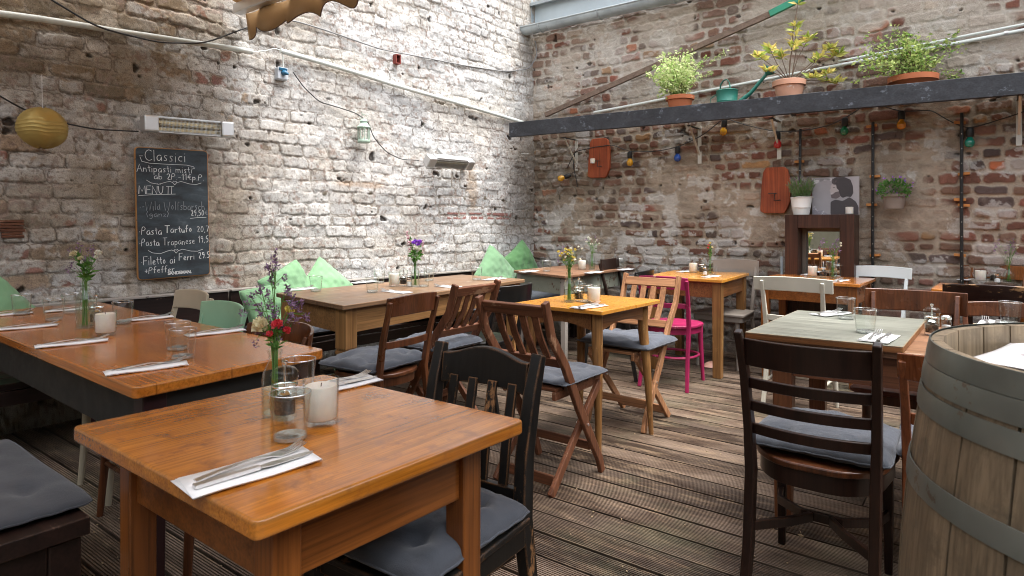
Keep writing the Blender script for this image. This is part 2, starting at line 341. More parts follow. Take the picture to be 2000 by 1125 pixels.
M['leafv'] = leafm('variegated_leaf', (.30, .46, .12), (.72, .76, .42)); M['leafo'] = leafm('yellow_orange_leaf', (.30, .42, .08), (.78, .62, .20))
M['purple'] = leafm('dried_purple_blossom', (.16, .09, .17), (.33, .21, .34), .2); M['violet'] = leafm('violet_blossom', (.22, .06, .55), (.42, .12, .70), .2)
M['whitefl'] = leafm('white_blossom', (.72, .70, .58), (.85, .84, .76), .3); M['yellowfl'] = leafm('yellow_blossom', (.62, .46, .03), (.80, .72, .25), .2)
M['redfl'] = leafm('red_blossom', (.60, .03, .05), (.75, .10, .12), .2); M['pinkfl'] = leafm('pink_blossom', (.5, .18, .28), (.65, .38, .45), .2); M['creamfl'] = leafm('cream_rose', (.70, .62, .38), (.82, .76, .52), .3)
M['cable'] = plain('black_cable', (.012, .012, .012), .5); M['cableg'] = plain('grey_cable', (.22, .22, .22), .6)
M['pipe'] = paint('white_plastic_conduit', (.66, .70, .66), .4, var=.08); M['alu'] = paint('brushed_aluminium', (.66, .66, .66), .38, metal=.85, var=.05)
M['zinc'] = paint('weathered_zinc', (.42, .47, .49), .45, metal=.35, var=.22, chip=(.30, .33, .34), amt=.5); M['zincs'] = paint('pale_zinc_sheet', (.50, .58, .62), .4, metal=.3, var=.06)
M['shelf'] = wood('dark_grey_painted_beam', (.022, .023, .027), (.048, .050, .058), 0, .5, .0, wear=(.11, .12, .14), wear_amt=.25, blotch=.6); M['latte'] = wood('weathered_brown_batten', (.13, .085, .062), (.22, .155, .115), 0, .75)
M['greenpaint'] = paint('green_painted_batten', (.02, .24, .14), .5); M['iron'] = paint('black_iron', (.010, .010, .010), .5); M['galv'] = paint('galvanised_bracket', (.60, .58, .52), .5, metal=.3)
M['rust'] = paint('orange_wood_block', (.50, .20, .05), .7); M['tin_green'] = paint('green_enamelled_tin', (.02, .16, .12), .45, var=.1)
M['rusttile'] = wood('rust_red_painted_board', (.26, .05, .018), (.42, .10, .035), 2, .7, .0, wear=(.06, .03, .02), wear_amt=.1, blotch=.5); M['whitetin'] = paint('white_enamel', (.72, .70, .66), .4, var=.05)
M['gold'] = paint('gold_paper', (.46, .33, .10), .5, metal=.45, var=.08, bmp=.5, scale=40)
M['lantern'] = paint('pale_green_tin', (.36, .47, .38), .5, chip=(.2, .12, .08), amt=-.1)
M['awn'] = cloth('beige_awning_cloth', (.42, .28, .16), .12, fold=.2); M['oakb'] = wood('barrel_oak', (.19, .145, .095), (.32, .25, .165), 2, .6, .0, blotch=.55, grime=(.14, .11, .075))
M['hoop'] = paint('galvanised_hoop', (.22, .245, .225), .38, metal=.45, var=.30, chip=(.15, .12, .09), amt=.2, bmp=.3); M['paper'] = paint('white_paper', (.78, .79, .82), .8, var=.02)
M['grill'] = plain('heater_grill', (.5, .5, .48), .4, .8); M['reflector'] = plain('heater_reflector', (.62, .48, .28), .25, 1); M['element'] = plain('heater_tube', (.75, .62, .30), .3)
M['mirror'] = plain('mirror_glass', (.86, .88, .86), .015, 1); M['pot'] = paint('taupe_pot', (.20, .16, .13), .8); M['shell'] = plain('shell_pink', (.62, .34, .26), .4)
M['bluepl'] = plain('blue_plug', (.02, .12, .22), .4); M['greybox'] = plain('grey_socket_box', (.45, .48, .52), .5)
M['plaster'] = paint('pale_plaster', (.22, .22, .17), .9, var=.08, bmp=.3)
bulbm = {}
for k, c in dict(yellow=(.85, .42, .02), blue=(.02, .10, .50), red=(.55, .01, .01), green=(.01, .20, .08), orange=(.80, .30, .01), teal=(.01, .26, .18)).items():
    bulbm[k] = plain(k + '_bulb_glass', c, .12, coat=.8); bulbm[k].node_tree.nodes["Principled BSDF"].inputs["Transmission Weight"].default_value = .25

# ------------------------------------------------------------------ brick walls as relief meshes
def vnoise(x, y, seed):
    rs = np.random.RandomState(seed); N = 256; L = rs.rand(N, N).astype(np.float32)
    xi = np.floor(x).astype(int); yi = np.floor(y).astype(int); fx = x - xi; fy = y - yi
    fx = fx * fx * (3 - 2 * fx); fy = fy * fy * (3 - 2 * fy)
    a = L[xi % N, yi % N]; b = L[(xi + 1) % N, yi % N]; c = L[xi % N, (yi + 1) % N]; d = L[(xi + 1) % N, (yi + 1) % N]
    return (a * (1 - fx) + b * fx) * (1 - fy) + (c * (1 - fx) + d * fx) * fy
def fbm(x, y, seed, octv=5, g=.55):
    a = 1.0; s = 0; tot = 0
    for i in range(octv): s = s + a * vnoise(x, y, seed + i); tot += a; a *= g; x = x * 2.03 + 7.1; y = y * 2.03 + 3.7
    return s / tot
def sstep(a, b, x): t = np.clip((x - a) / (b - a), 0, 1); return t * t * (3 - 2 * t)
def lerp(a, b, t): return a + (b - a) * t
def cmix(col, c, t): return col + (np.array(c, dtype=np.float32) - col) * t[..., None]
def brick_wall(name, label, org, d, nrm, ss, zs, seed, colour, rowh, mort, relief):
    S, Z = np.meshgrid(ss, zs, indexing='ij'); rs = np.random.RandomState(seed)
    zw = Z + .050 * (fbm(S * .9, Z * .6, seed + 5, 3) - .5) + .030 * (fbm(S * 5, Z * 5, seed + 9, 3) - .5)
    sw = S + .05 * (fbm(S * .5, Z * 2.5, seed + 15, 2) - .5) + .035 * (fbm(S * 7, Z * 7, seed + 19, 3) - .5)
    ed = [-.3]
    while ed[-1] < zs[-1] + .3: ed.append(ed[-1] + rowh * (1 + .16 * (rs.rand() - .5)))
    ed = np.array(ed); r = np.clip(np.searchsorted(ed, zw) - 1, 0, len(ed) - 2)
    dv0 = zw - ed[r]; dv1 = ed[r + 1] - zw; du0 = np.zeros_like(S); du1 = np.zeros_like(S); bid = np.zeros(S.shape, int); cen = np.zeros_like(S)
    nb = 0
    for k in range(r.min(), r.max() + 1):
        m = r == k
        be = [ss[0] - .4 - rs.rand() * .2]; style = rs.rand()
        while be[-1] < ss[-1] + .4: be.append(be[-1] + (.125 if rs.rand() < (.75 if style < .35 else .3) else .235) * (1 + .22 * (rs.rand() - .5)))
        be = np.array(be); q = np.clip(np.searchsorted(be, sw[m]) - 1, 0, len(be) - 2)
        du0[m] = sw[m] - be[q]; du1[m] = be[q + 1] - sw[m]; bid[m] = nb + q; cen[m] = (be[q] + be[q + 1]) / 2; nb += len(be)
    RB = rs.rand(8, nb + 1).astype(np.float32); rb = RB[:, bid]
    shr = mort * (.7 + 1.2 * rb[6])
    du = np.minimum(du0, du1) - shr; dv = np.minimum(dv0, dv1) - shr * .9; rr = .016 + .016 * rb[5]
    dist = rr - np.hypot(np.maximum(rr - du, 0), np.maximum(rr - dv, 0))
    n_f = fbm(S * 22, Z * 22, seed + 31, 5, .62); n_m = fbm(S * 5.5, Z * 6.5, seed + 37, 5, .6); n_l = fbm(S * 1.1, Z * 1.1, seed + 41, 4, .55)
    dist = dist + .024 * (n_f - .5) + .022 * (n_m - .5)
    smear = sstep(.50, .62, fbm(S * 2.3 + 11, Z * 3.1, seed + 51, 4) + relief['smear'](S, Z, n_l))
    k = sstep(-.001, .009, dist)
    h = k * (.009 + .014 * rb[4]) * relief['amp'](S, Z) * (1 - .75 * smear) + .010 * (n_m - .5) * (1 + smear) + .009 * (n_f - .5) + .008 * smear
    h += np.where(k > .5, .010 * (rb[7] - .5), 0) + .045 * (n_l - .5)
    hole = sstep(.80, .83, fbm(S * 9 + 3, Z * 9, seed + 61, 3)) * relief['hole']; h -= hole * .02
    col = colour(S, Z, k, smear, rb, n_f, n_m, n_l, dist, hole)
    n1, n2 = S.shape
    O = np.array(org); D = np.array(d); Nn = np.array(nrm)
    P = O + S[..., None] * D + h[..., None] * Nn; P[..., 2] = Z + .004 * (n_f - .5)
    # closed behind by a second, flat skin 0.3 m deeper
    cs = [(ss[0], zs[0]), (ss[-1], zs[0]), (ss[-1], zs[-1]), (ss[0], zs[-1])]
    V = P.reshape(-1, 3); idx = np.arange(n1 * n2).reshape(n1, n2)
    Q = np.stack([idx[:-1, :-1], idx[:-1, 1:], idx[1:, 1:], idx[1:, :-1]], -1).reshape(-1, 4)
    if np.dot(np.cross(D, np.array([0, 0, 1.])), Nn) > 0: Q = Q[:, ::-1]
    back = np.array([O + D * a - Nn * .3 + np.array([0, 0, b]) for a, b in cs]); front = [idx[0, 0], idx[-1, 0], idx[-1, -1], idx[0, -1]]
    nv = len(V); V = np.vstack([V, back]); F = [[nv, nv + 1, nv + 2, nv + 3]] + [[front[i], front[(i + 1) % 4], nv + (i + 1) % 4, nv + i] for i in range(4)]
    Q = np.vstack([Q, np.array(F)])
    me = bpy.data.meshes.new(name); me.vertices.add(len(V)); me.vertices.foreach_set('co', V.astype(np.float32).ravel())
    me.loops.add(len(Q) * 4); me.loops.foreach_set('vertex_index', Q.astype(np.int32).ravel())
    me.polygons.add(len(Q)); me.polygons.foreach_set('loop_start', np.arange(0, len(Q) * 4, 4, dtype=np.int32)); me.polygons.foreach_set('loop_total', np.full(len(Q), 4, np.int32))
    me.polygons.foreach_set('use_smooth', np.ones(len(Q), bool)); me.update(); me.validate()
    ca = me.color_attributes.new('albedo', 'FLOAT_COLOR', 'POINT')
    full = np.ones((len(V), 4), np.float32); full[:n1 * n2, :3] = np.clip(col, 0.004, .9).reshape(-1, 3); full[n1 * n2:, :3] = .3
    ca.data.foreach_set('color', full.ravel())
    m, t, b, o = mat(name + '_surface'); at = t.nodes.new("ShaderNodeVertexColor"); at.layer_name = 'albedo'
    v, _ = obj_vec(t, (1, 1, 1), False); nf = noise(t, v, 160, 4, .65); ng = noise(t, v, 45, 5, .65)
    c = mix(t, 1.0, at.outputs[0], ramp(t, nf, [(.30, .58), (.5, 1.0), (.70, 1.25)]), 'MULTIPLY')
    pits = ramp(t, noise(t, v, 70, 3, .6), [(.66, 0.0), (.70, 1.0)]); c = mix(t, math_(t, 'MULTIPLY', pits, .55), c, mix(t, 1.0, c, .30, 'MULTIPLY'))
    t.links.new(c, b.inputs["Base Color"]); b.inputs["Roughness"].default_value = .92; b.inputs["Specular IOR Level"].default_value = .25
    bump(t, b, mix(t, .5, nf, ng), 1.0, .008)
    me.materials.append(m); ob = bpy.data.objects.new(name, me); COL.objects.link(ob)
    return tag(ob, label, 'wall', kind='structure')
def spaced(a, b, c, fine, coarse): return np.concatenate([np.arange(a, b, fine), np.arange(b, c + coarse, coarse)])
def blob(S, Z, s0, z0, a, b, n, k=.5): return sstep(1.15, .55, np.hypot((S - s0) / a, (Z - z0) / b) + k * (n - .5) * 2)
def colA(S, Z, k, smear, rb, nf, nm, nl, dist, hole):
    base = np.zeros(S.shape + (3,), np.float32) + np.array([.30, .225, .16], np.float32)
    base = cmix(base, (.24, .125, .10), (rb[0] < .18) * 1.0); base = cmix(base, (.17, .145, .12), (rb[0] > .72) * .9)
    base *= (.72 + .56 * rb[1])[..., None] * (.55 + .9 * nf)[..., None]
    base = cmix(base, (.40, .345, .27), (1 - k) * .9)
    left = sstep(2.3, 3.7, S + 1.1 * (nl - .5)); high = sstep(1.3, 2.2, Z + .5 * (nl - .5))
    n_p = fbm(S * 3.2 + 3, Z * 4.5, 77, 5, .62); n_q = fbm(S * 30, Z * 30, 78, 4, .6); dirtn = fbm(S * 1.6 + 5, Z * 2.2, 80, 6, .62)
    cover = 1.24 - .46 * left - .08 * left * high
    p = sstep(-.035, .035, cover - (n_p * .80 + n_q * .30 + rb[2] * .24))
    wh = np.zeros_like(base) + np.array([.60, .595, .58], np.float32)
    wh = cmix(wh, (.45, .385, .30), sstep(.42, .66, dirtn) * (.40 + .2 * left)); wh = cmix(wh, (.36, .30, .225), left * (.15 + .6 * nm)); wh = cmix(wh, (.44, .44, .43), sstep(.5, .66, fbm(S * 3, Z * 5, 83, 5)) * .6)
    wh *= (.86 + .22 * rb[3])[..., None] * (.64 + .64 * nf)[..., None]
    c = base + (wh - base) * p[..., None]
    ol = left * sstep(1.35, 2.1, Z + .4 * (nl - .5)) * sstep(.34, .50, dirtn + .10 * left)
    c = cmix(c, (.185, .140, .085), ol * (.32 + .50 * nm) * (1 - .65 * (rb[2] < .25)))
    c = cmix(c, (.20, .155, .105), left * sstep(2.0, 1.2, Z) * sstep(.40, .58, dirtn) * .50)
    streak = fbm(S * 9, Z * .8, 97, 4); c = cmix(c, (.20, .15, .09), sstep(.56, .7, streak) * left * .35)
    cl = fbm(S * 4.2 + 9, Z * 4.2, 98, 4)
    crack = sstep(.0050, .0016, np.abs(dist + .002)) * sstep(.40, .54, cl + .05 * (1 - smear)); c = cmix(c, (.11, .085, .065), crack * .80); speck = sstep(.70, .74, fbm(S * 60 + 5, Z * 60, 104, 2, .5)); c = cmix(c, (.16, .115, .085), speck * .6)
    joint = sstep(.010, .0, dist) * (1 - smear); c = cmix(c, (.36, .32, .26), joint * .35 * (1 - left))
    chip = sstep(.63, .665, fbm(S * 34 + 2, Z * 34, 99, 3, .5)) * sstep(.43, .54, fbm(S * 3 + 1, Z * 3, 101, 4)); c = cmix(c, (.26, .19, .155), chip * .62)
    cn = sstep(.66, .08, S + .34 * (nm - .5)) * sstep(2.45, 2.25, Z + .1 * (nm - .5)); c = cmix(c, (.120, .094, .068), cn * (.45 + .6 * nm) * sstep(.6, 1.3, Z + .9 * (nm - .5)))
    cn2 = sstep(.30, .0, S + .2 * (nm - .5)) * sstep(2.3, 2.6, Z); c = cmix(c, (.25, .215, .17), cn2 * .6)
    c = cmix(c, (.22, .20, .18), sstep(.50, .62, fbm(S * 2.5, Z * 8, 103, 4)) * sstep(2.55, 2.75, Z) * sstep(.9, .0, S) * .4)
    st = blob(S, Z, 1.02, 1.55, .10, .26, nm); c = cmix(c, (.30, .21, .13), st * .6)
    st = blob(S, Z, 2.35, 1.52, .25, .035, nm, .8); c = cmix(c, (.44, .29, .18), st * .5)
    c = cmix(c, (.27, .11, .09), (np.abs(Z - 1.255 - .01 * nl) < .034) * (k > .6) * sstep(.36, .46, fbm(S * 11, Z * 5, 90, 3)) * (S < 1.35) * (S > .35) * .9)
    c = cmix(c, (.028, .021, .016), hole * .85)
    # a row of plugged drill holes
    for hs_ in (.55, .82, 1.12, 1.45, 1.83, 2.25, 2.7): c = cmix(c, (.10, .08, .05), sstep(.026, .012, np.hypot(S - hs_, Z - 1.44 - .01 * math.sin(hs_ * 9)) + .02 * (nf - .5)) * .85)
    return c
def colB(S, Z, k, smear, rb, nf, nm, nl, dist, hole):
    base = np.zeros(S.shape + (3,), np.float32) + np.array([.165, .070, .048], np.float32)
    base = cmix(base, (.20, .115, .08), (rb[0] < .30) * 1.0); base = cmix(base, (.085, .060, .055), ((rb[0] > .30) & (rb[0] < .46)) * 1.0)
    base = cmix(base, (.44, .13, .055), ((rb[0] > .965)) * 1.0); base = cmix(base, (.27, .10, .07), ((rb[0] > .90) & (rb[0] < .965)) * .8); base = cmix(base, (.36, .20, .09), (rb[0] < .03) * 1.0)
    base *= (.75 + .5 * rb[1])[..., None] * (.6 + .8 * nf)[..., None]
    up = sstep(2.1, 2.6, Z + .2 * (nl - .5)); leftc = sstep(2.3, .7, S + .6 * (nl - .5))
    base = cmix(base, (.24, .185, .145), up * .50 * (rb[3] > .2)); base = cmix(base, (.16, .12, .09), (1 - up) * .12)  # below the shelf: brown grime tone, with the shelf's shade put into the colour
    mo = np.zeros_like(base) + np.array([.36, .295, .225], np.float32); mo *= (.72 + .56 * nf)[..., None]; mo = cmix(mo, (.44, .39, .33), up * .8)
    c = mo + (base - mo) * (k * (1 - .85 * smear))[..., None]
    e = fbm(S * 6 + 2, Z * 7, 91, 5, .65); band = sstep(1.45, 1.15, Z + .3 * (nl - .5)) * sstep(2.9, 1.9, S)
    band = np.maximum(band * .9, .35 * sstep(.9, .5, Z)); band = np.maximum(band, leftc * .6)
    c = cmix(c, (.55, .53, .49), sstep(.60, .64, e + .13 * band + .10 * (nf - .5)) * (.50 + .25 * band) * (1 - .4 * up))
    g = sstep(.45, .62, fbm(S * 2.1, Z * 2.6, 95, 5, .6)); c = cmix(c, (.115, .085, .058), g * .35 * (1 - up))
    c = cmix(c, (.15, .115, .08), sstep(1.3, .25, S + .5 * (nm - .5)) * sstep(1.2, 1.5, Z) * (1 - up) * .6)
    low = sstep(.85, .6, Z + .2 * (nl - .5)); c = cmix(c, (.17, .155, .14), low * .45 * nm * 2)
    c = cmix(c, (.02, .015, .012), hole * .8)
    return c
FINE = .0068
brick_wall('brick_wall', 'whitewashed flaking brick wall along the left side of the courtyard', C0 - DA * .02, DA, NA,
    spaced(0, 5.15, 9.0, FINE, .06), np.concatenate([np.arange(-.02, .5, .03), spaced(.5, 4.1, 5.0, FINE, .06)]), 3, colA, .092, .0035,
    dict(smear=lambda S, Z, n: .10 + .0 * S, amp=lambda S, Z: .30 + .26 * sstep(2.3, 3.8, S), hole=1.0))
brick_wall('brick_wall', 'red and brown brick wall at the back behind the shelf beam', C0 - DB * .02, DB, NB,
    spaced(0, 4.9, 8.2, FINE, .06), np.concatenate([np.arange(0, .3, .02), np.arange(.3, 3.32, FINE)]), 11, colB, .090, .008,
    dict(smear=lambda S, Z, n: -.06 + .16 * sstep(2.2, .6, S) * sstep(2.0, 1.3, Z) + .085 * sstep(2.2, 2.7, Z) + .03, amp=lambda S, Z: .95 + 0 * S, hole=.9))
def colU(S, Z, k, smear, rb, nf, nm, nl, dist, hole): return colB(S, Z + 3, k, smear, rb, nf, nm, nl, dist, hole)
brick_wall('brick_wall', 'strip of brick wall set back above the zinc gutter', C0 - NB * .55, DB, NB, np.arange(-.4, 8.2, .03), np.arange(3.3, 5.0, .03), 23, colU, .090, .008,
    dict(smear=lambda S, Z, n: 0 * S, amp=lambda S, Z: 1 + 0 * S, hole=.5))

# ------------------------------------------------------------------ decking
def deck():
    U = DB; Wd = Vector((-DB.y, DB.x, 0)) * -1.0                                     # U along the boards, Wd across them
    if Wd.y > 0: Wd = -Wd
    base = C0 - U * .3; vs = []; fs = []; cols = []; grv = []
    pitch = .1435; gap = .010; ng = 13; rs = random.Random(5)
    prof = []
    gw = (pitch - gap) / ng
    for g in range(ng):
        x0 = g * gw
        prof += [(x0 + .0005, 0.0), (x0 + gw * .54, 0.0), (x0 + gw * .62, -.006), (x0 + gw * .94, -.006)]
    prof = [(0, -.024)] + prof + [(ng * gw, 0.0), (ng * gw, -.024)]
    nrow = 66; Ls = [0, 9.5]
    for i in range(nrow):
        z0 = rs.uniform(-.0015, .0015); tone = rs.random(); cut = rs.uniform(1.0, 6.5) if rs.random() < .3 else 99
        segs = [(0, min(cut, 9.5))] + ([(cut + .005, 9.5)] if cut < 9.5 else [])
        for a, b in segs:
            tone = rs.random(); zz = z0 + rs.uniform(-.001, .001); o = len(vs); n = len(prof)
            for L in (a, b):
                tw = rs.uniform(-.0015, .0015)
                for x, z in prof:
                    p = base + Wd * (i * pitch + x + tw) + U * L; vs.append((p.x, p.y, z + zz))
            for j in range(n - 1): fs.append((o + j, o + n + j, o + n + j + 1, o + j + 1)); cols.append(tone); grv.append(1.0 if (prof[j][1] < -.003 and prof[j + 1][1] < -.003) or j in (0, n - 2) else (.6 if prof[j][1] != prof[j + 1][1] else 0.0))
            fs.append(tuple(o + j for j in range(n))); cols.append(tone); grv.append(1.0); fs.append(tuple(o + n + j for j in range(n - 1, -1, -1))); cols.append(tone); grv.append(1.0)
    me = bpy.data.meshes.new('deck_floor'); me.from_pydata(vs, [], fs); me.update()
    at = me.attributes.new('tone', 'FLOAT', 'FACE'); at.data.foreach_set('value', cols); a2 = me.attributes.new('groove', 'FLOAT', 'FACE'); a2.data.foreach_set('value', grv)
    m, t, b, o = mat('weathered_deck_boards'); a = t.nodes.new("ShaderNodeAttribute"); a.attribute_name = 'tone'
    tc = t.nodes.new("ShaderNodeTexCoord"); mp = t.nodes.new("ShaderNodeMapping"); mp.inputs["Rotation"].default_value = (0, 0, -math.atan2(U.y, U.x)); t.links.new(tc.outputs["Object"], mp.inputs["Vector"])
    def st(sx, sy):
        q = t.nodes.new("ShaderNodeMapping"); q.inputs["Scale"].default_value = (sx, sy, 1); t.links.new(mp.outputs[0], q.inputs["Vector"])
        ad = t.nodes.new("ShaderNodeVectorMath"); ad.operation = 'ADD'; cb = t.nodes.new("ShaderNodeCombineXYZ"); sc2 = math_(t, 'MULTIPLY', a.outputs["Fac"], 37.0)
        t.links.new(sc2, cb.inputs[0]); t.links.new(q.outputs[0], ad.inputs[0]); t.links.new(cb.outputs[0], ad.inputs[1]); return ad.outputs[0]
    grain = noise(t, st(3, 90), 1, 5, .65, .3); patch = noise(t, st(1.6, 5), 1, 6, .7, .4); big = noise(t, mp.outputs[0], .9, 4, .6); pale = noise(t, st(3.5, 22), 1, 7, .75, .5)
    c = ramp(t, patch, [(.32, (.034, .022, .016)), (.45, (.12, .080, .056)), (.62, (.26, .19, .14))])
    c = mix(t, 1.0, c, ramp(t, a.outputs["Fac"], [(0, .60), (1, 1.28)]), 'MULTIPLY')
    c = mix(t, .7, c, ramp(t, grain, [(.25, .45), (.6, 1.15)]), 'MULTIPLY')
    c = mix(t, math_(t, 'MULTIPLY', ramp(t, pale, [(.50, 0.0), (.64, 1.0)]), ramp(t, big, [(.35, .15), (.6, .85)])), c, (.42, .30, .195))
    c = mix(t, math_(t, 'MULTIPLY', ramp(t, noise(t, mp.outputs[0], 1.6, 5, .65), [(.52, 0.0), (.64, 1.0)]), .45), c, (.16, .155, .095))
    ag = t.nodes.new('ShaderNodeAttribute'); ag.attribute_name = 'groove'; c = mix(t, math_(t, 'MULTIPLY', ag.outputs['Fac'], .62), c, (.012, .009, .007))
    t.links.new(c, b.inputs["Base Color"]); t.links.new(ramp(t, patch, [(.3, .34), (.62, .66)]), b.inputs["Roughness"]); b.inputs["Specular IOR Level"].default_value = .5
    bump(t, b, mix(t, .5, grain, pale), .5, .003)
    me.materials.append(m); ob = bpy.data.objects.new('deck_floor', me); COL.objects.link(ob); ob['kind'] = 'structure'
deck()
g = MB(); g.add([(-9, -9, -.06), (12, -9, -.06), (12, 12, -.06), (-9, 12, -.06)], [(0, 1, 2, 3)]); struct('ground', g, paint('dark_soil', (.03, .025, .02), .95))
# walls of the yard behind the camera, seen only in reflections
P = C0 + DA * 8.6 + NA * .2
for nm, p0, d_, ln in (('rear_wall', C0 + DA * 8.7, DB, 8.2), ('side_wall', C0 + DB * 7.9, DA, 9.0)):
    a = Vector(p0); b_ = a + d_ * ln; g = MB(); g.sweep([a + Vector((0, 0, 1.6)), b_ + Vector((0, 0, 1.6))], (0, 0, 1), 3.2, .2); struct(nm, g, M['plaster'])
# ------------------------------------------------------------------ gutter, beam, pipes and what hangs on the walls
Zv = Vector((0, 0, 1))
def aB(s, off=0, z=0): p = C0 + DB * s + NB * off; return Vector((p.x, p.y, z))
def aA(s, off=0, z=0): p = C0 + DA * s + NA * off; return Vector((p.x, p.y, z))
def arc(n, a0, a1, r): return [(r * math.cos(rad(a0 + (a1 - a0) * i / n)), r * math.sin(rad(a0 + (a1 - a0) * i / n))) for i in range(n + 1)]
t = thing('roof_gutter', 'half-round zinc gutter with pale metal fascia at the top of the back wall', 'gutter', aB(0, 0, 3.25), math.atan2(DB.y, DB.x))
g = MB(); o_ = -1
pr = arc(12, 180, 360, .075); pin = arc(12, 360, 180, .069)
def ext(prof, x0, x1, yoff, zoff):
    mb = MB(); n = len(prof)
    vs = [(x, -(yoff + a), zoff + b) for x in (x0, x1) for a, b in prof]
    mb.add(vs, [(i, (i + 1) % n, n + (i + 1) % n, n + i) for i in range(n)] + [tuple(range(n - 1, -1, -1)), tuple(range(n, 2 * n))]); return mb
SG = 1 if (Matrix.Rotation(math.atan2(DB.y, DB.x), 3, 'Z') @ Vector((0, -1, 0))).dot(NB) > 0 else -1
gx = ext(pr + pin, -.05, 8.2, .16, .10)
gx.build('trough', M['zinc'], t)
g = MB(); g.tube([(-.05, -.085, .10), (8.2, -.085, .10)], .009, 8); g.tube([(-.05, -.235, .10), (8.2, -.235, .10)], .009, 8); g.build('bead', M['zinc'], t)
for x in (.22, .95, 1.75, 2.6, 3.5, 4.4):
    g = MB(); g.tube([(x, -.16 + a, .10 + b) for a, b in arc(12, 180, 360, .079)], .005, 6); g.build('seam', M['zinc'], t)
g = MB(); g.box((4.1, .02, .24), (8.2, .012, .30)); g.build('fascia', M['zincs'], t)
g = MB(); g.box((4.1, .10, .40), (8.2, .34, .02)); g.box((4.1, -.07, .392), (8.2, .012, .035)); g.build('edge_flashing', M['zinc'], t)
g = MB(); g.box((-.01, 0, .30), (.03, .10, .45)); g.build('corner_flashing', M['zinc'], t)
# shelf beam
Bs = [Vector(v) for v in ()]
pl = WB(1042, 262, .40)
def beam_pt(off, z): pass
zb = 1.86
b0 = G(995, 240, 0); 
def ray(x, y, z): return G(x, y, z)
L0 = ray(994, 240, 1.2 + (433 - 240) / FPX * 6.55); 
# beam: front top edge from the left wall to beyond the frame on the right
bl = aB(-.02, .40, 0); 
A_ = Vector((-.031, 6.62, 2.232)); B_ = aB(5.4, .36, 2.20)
t = thing('shelf_beam', 'long dark grey shelf beam high across the back wall', 'beam', A_, 0)
dv = (B_ - A_); du = dv.normalized(); pn = Vector((-du.y, du.x, 0)); pn = pn if pn.y > 0 else -pn
g = MB(); g.sweep([pn * .022 - Zv * .075 + du * 0, pn * .022 - Zv * .075 + dv], Zv, .15, .044); g.build('front_board', M['shelf'], t, bevel=.004)
g = MB(); g.sweep([pn * .20 - Zv * .048 + du * .05, pn * .20 - Zv * .048 + dv], pn, .30, .032); g.build('shelf_board', M['shelf'], t, bevel=.003)
def shelf_top(px, off=.17):                                # a spot on the shelf board
    r = (px - 1000) / FPX; q = A_ + pn * off; k = (r * q.y - q.x) / (du.x - r * du.y); p = q + du * k; return Vector((p.x, p.y, p.z - .030))
for px, lab in ((1128, 'by the corner'), (1368, 'right of the red bulb pair'), (1523, 'above the rust-red board'), (1990, 'at the right edge of the photo')):
    r = (px - 1000) / FPX; s = _on(DB, px); p = aB(s, .012, 0)
    zt = 2.08; tb = thing('shelf_bracket', 'galvanised triangular bracket under the shelf beam, ' + {'by the corner': 'nearest the room corner', 'right of the red bulb pair': 'between the blue and yellow bulbs', 'above the rust-red board': 'above the red bulb', 'at the right edge of the photo': 'farthest right beside the teal bulb'}[lab], 'bracket', (p.x, p.y, zt), math.atan2(NB.y, NB.x) - rad(90), 'brackets under the shelf beam')
    g = MB(); g.box((0, .008, -.16), (.035, .006, .34)); 
    for z in (-.05, -.29): g.tube([(0, .011, z), (0, .016, z)], .007, 8)
    g.build('wall_plate', M['galv'], tb)
    g = MB(); g.box((0, .15, -.003), (.03, .28, .006)); g.build('arm', M['iron'], tb)
    g = MB(); g.sweep([(0, .012, -.25), (0, .25, -.006)], (1, 0, 0), .016, .006); g.build('brace', M['galv'], tb)
# battens, pipes
def batten(name, label, cat, p, q, wd, th, m, side=Zv):
    o = Vector(p); g = MB(); g.sweep([Vector((0, 0, 0)), Vector(q) - o], side, wd, th); r = g.build(name, m, None, bevel=.003); r.location = o; return tag(r, label, cat)
batten('wooden_batten', 'weathered brown batten slanting up the back wall behind the plants', 'batten', WB(1075, 227, .10), WB(1516, 36, .16), .052, .03, M['latte'])
batten('painted_batten', 'green painted batten end slanting out of the top of the photo', 'batten', WB(1514, 37, .17), WB(1700, -52, .2), .056, .034, M['greenpaint'])
def pipe(name, label, cat, pts, r, m, clips=None, clipm=None):
    o = pts[0].copy(); g = MB(); g.tube([p - o for p in pts], r, 12); ob = g.build(name, m); ob.location = o; tag(ob, label, cat)
    if clips:
        for k in clips:
            a = pts[0].lerp(pts[-1], k); d = (pts[-1] - pts[0]).normalized(); c = MB(); c.tube([a - o - d * .012, a - o + d * .012], r + .004, 12); c.build('clip', clipm or M['galv'], ob)
    return ob
def wavy(P, Q, n, amp, seed):
    rs = random.Random(seed); return [P.lerp(Q, i / n) + Vector((0, 0, rs.uniform(-amp, amp) if 0 < i < n else 0)) for i in range(n + 1)]
pipe('conduit_pipe', 'white plastic conduit running from the left edge to the socket box', 'pipe', wavy(WA(-120, 12, .05), WA(486, 103, .05), 8, .004, 1), .0195, M['pipe'])
pipe('conduit_pipe', 'white plastic conduit sloping down from the socket to the beam end', 'pipe', wavy(WA(541, 101, .05), WA(1014, 240, .05), 8, .004, 2), .0195, M['pipe'])
pipe('conduit_pipe', 'lower of two pale conduits behind the potted plants', 'pipe', wavy(WB(1165, 221, .05), WB(2100, 42, .05), 8, .004, 3), .014, M['pipe'], (.3, .62, .9), M['alu'])
pipe('conduit_pipe', 'upper of two pale conduits, clipped to the first at the right', 'pipe', wavy(WB(1640, 122, .05), WB(2100, 30, .05), 5, .003, 4), .010, M['pipe'])
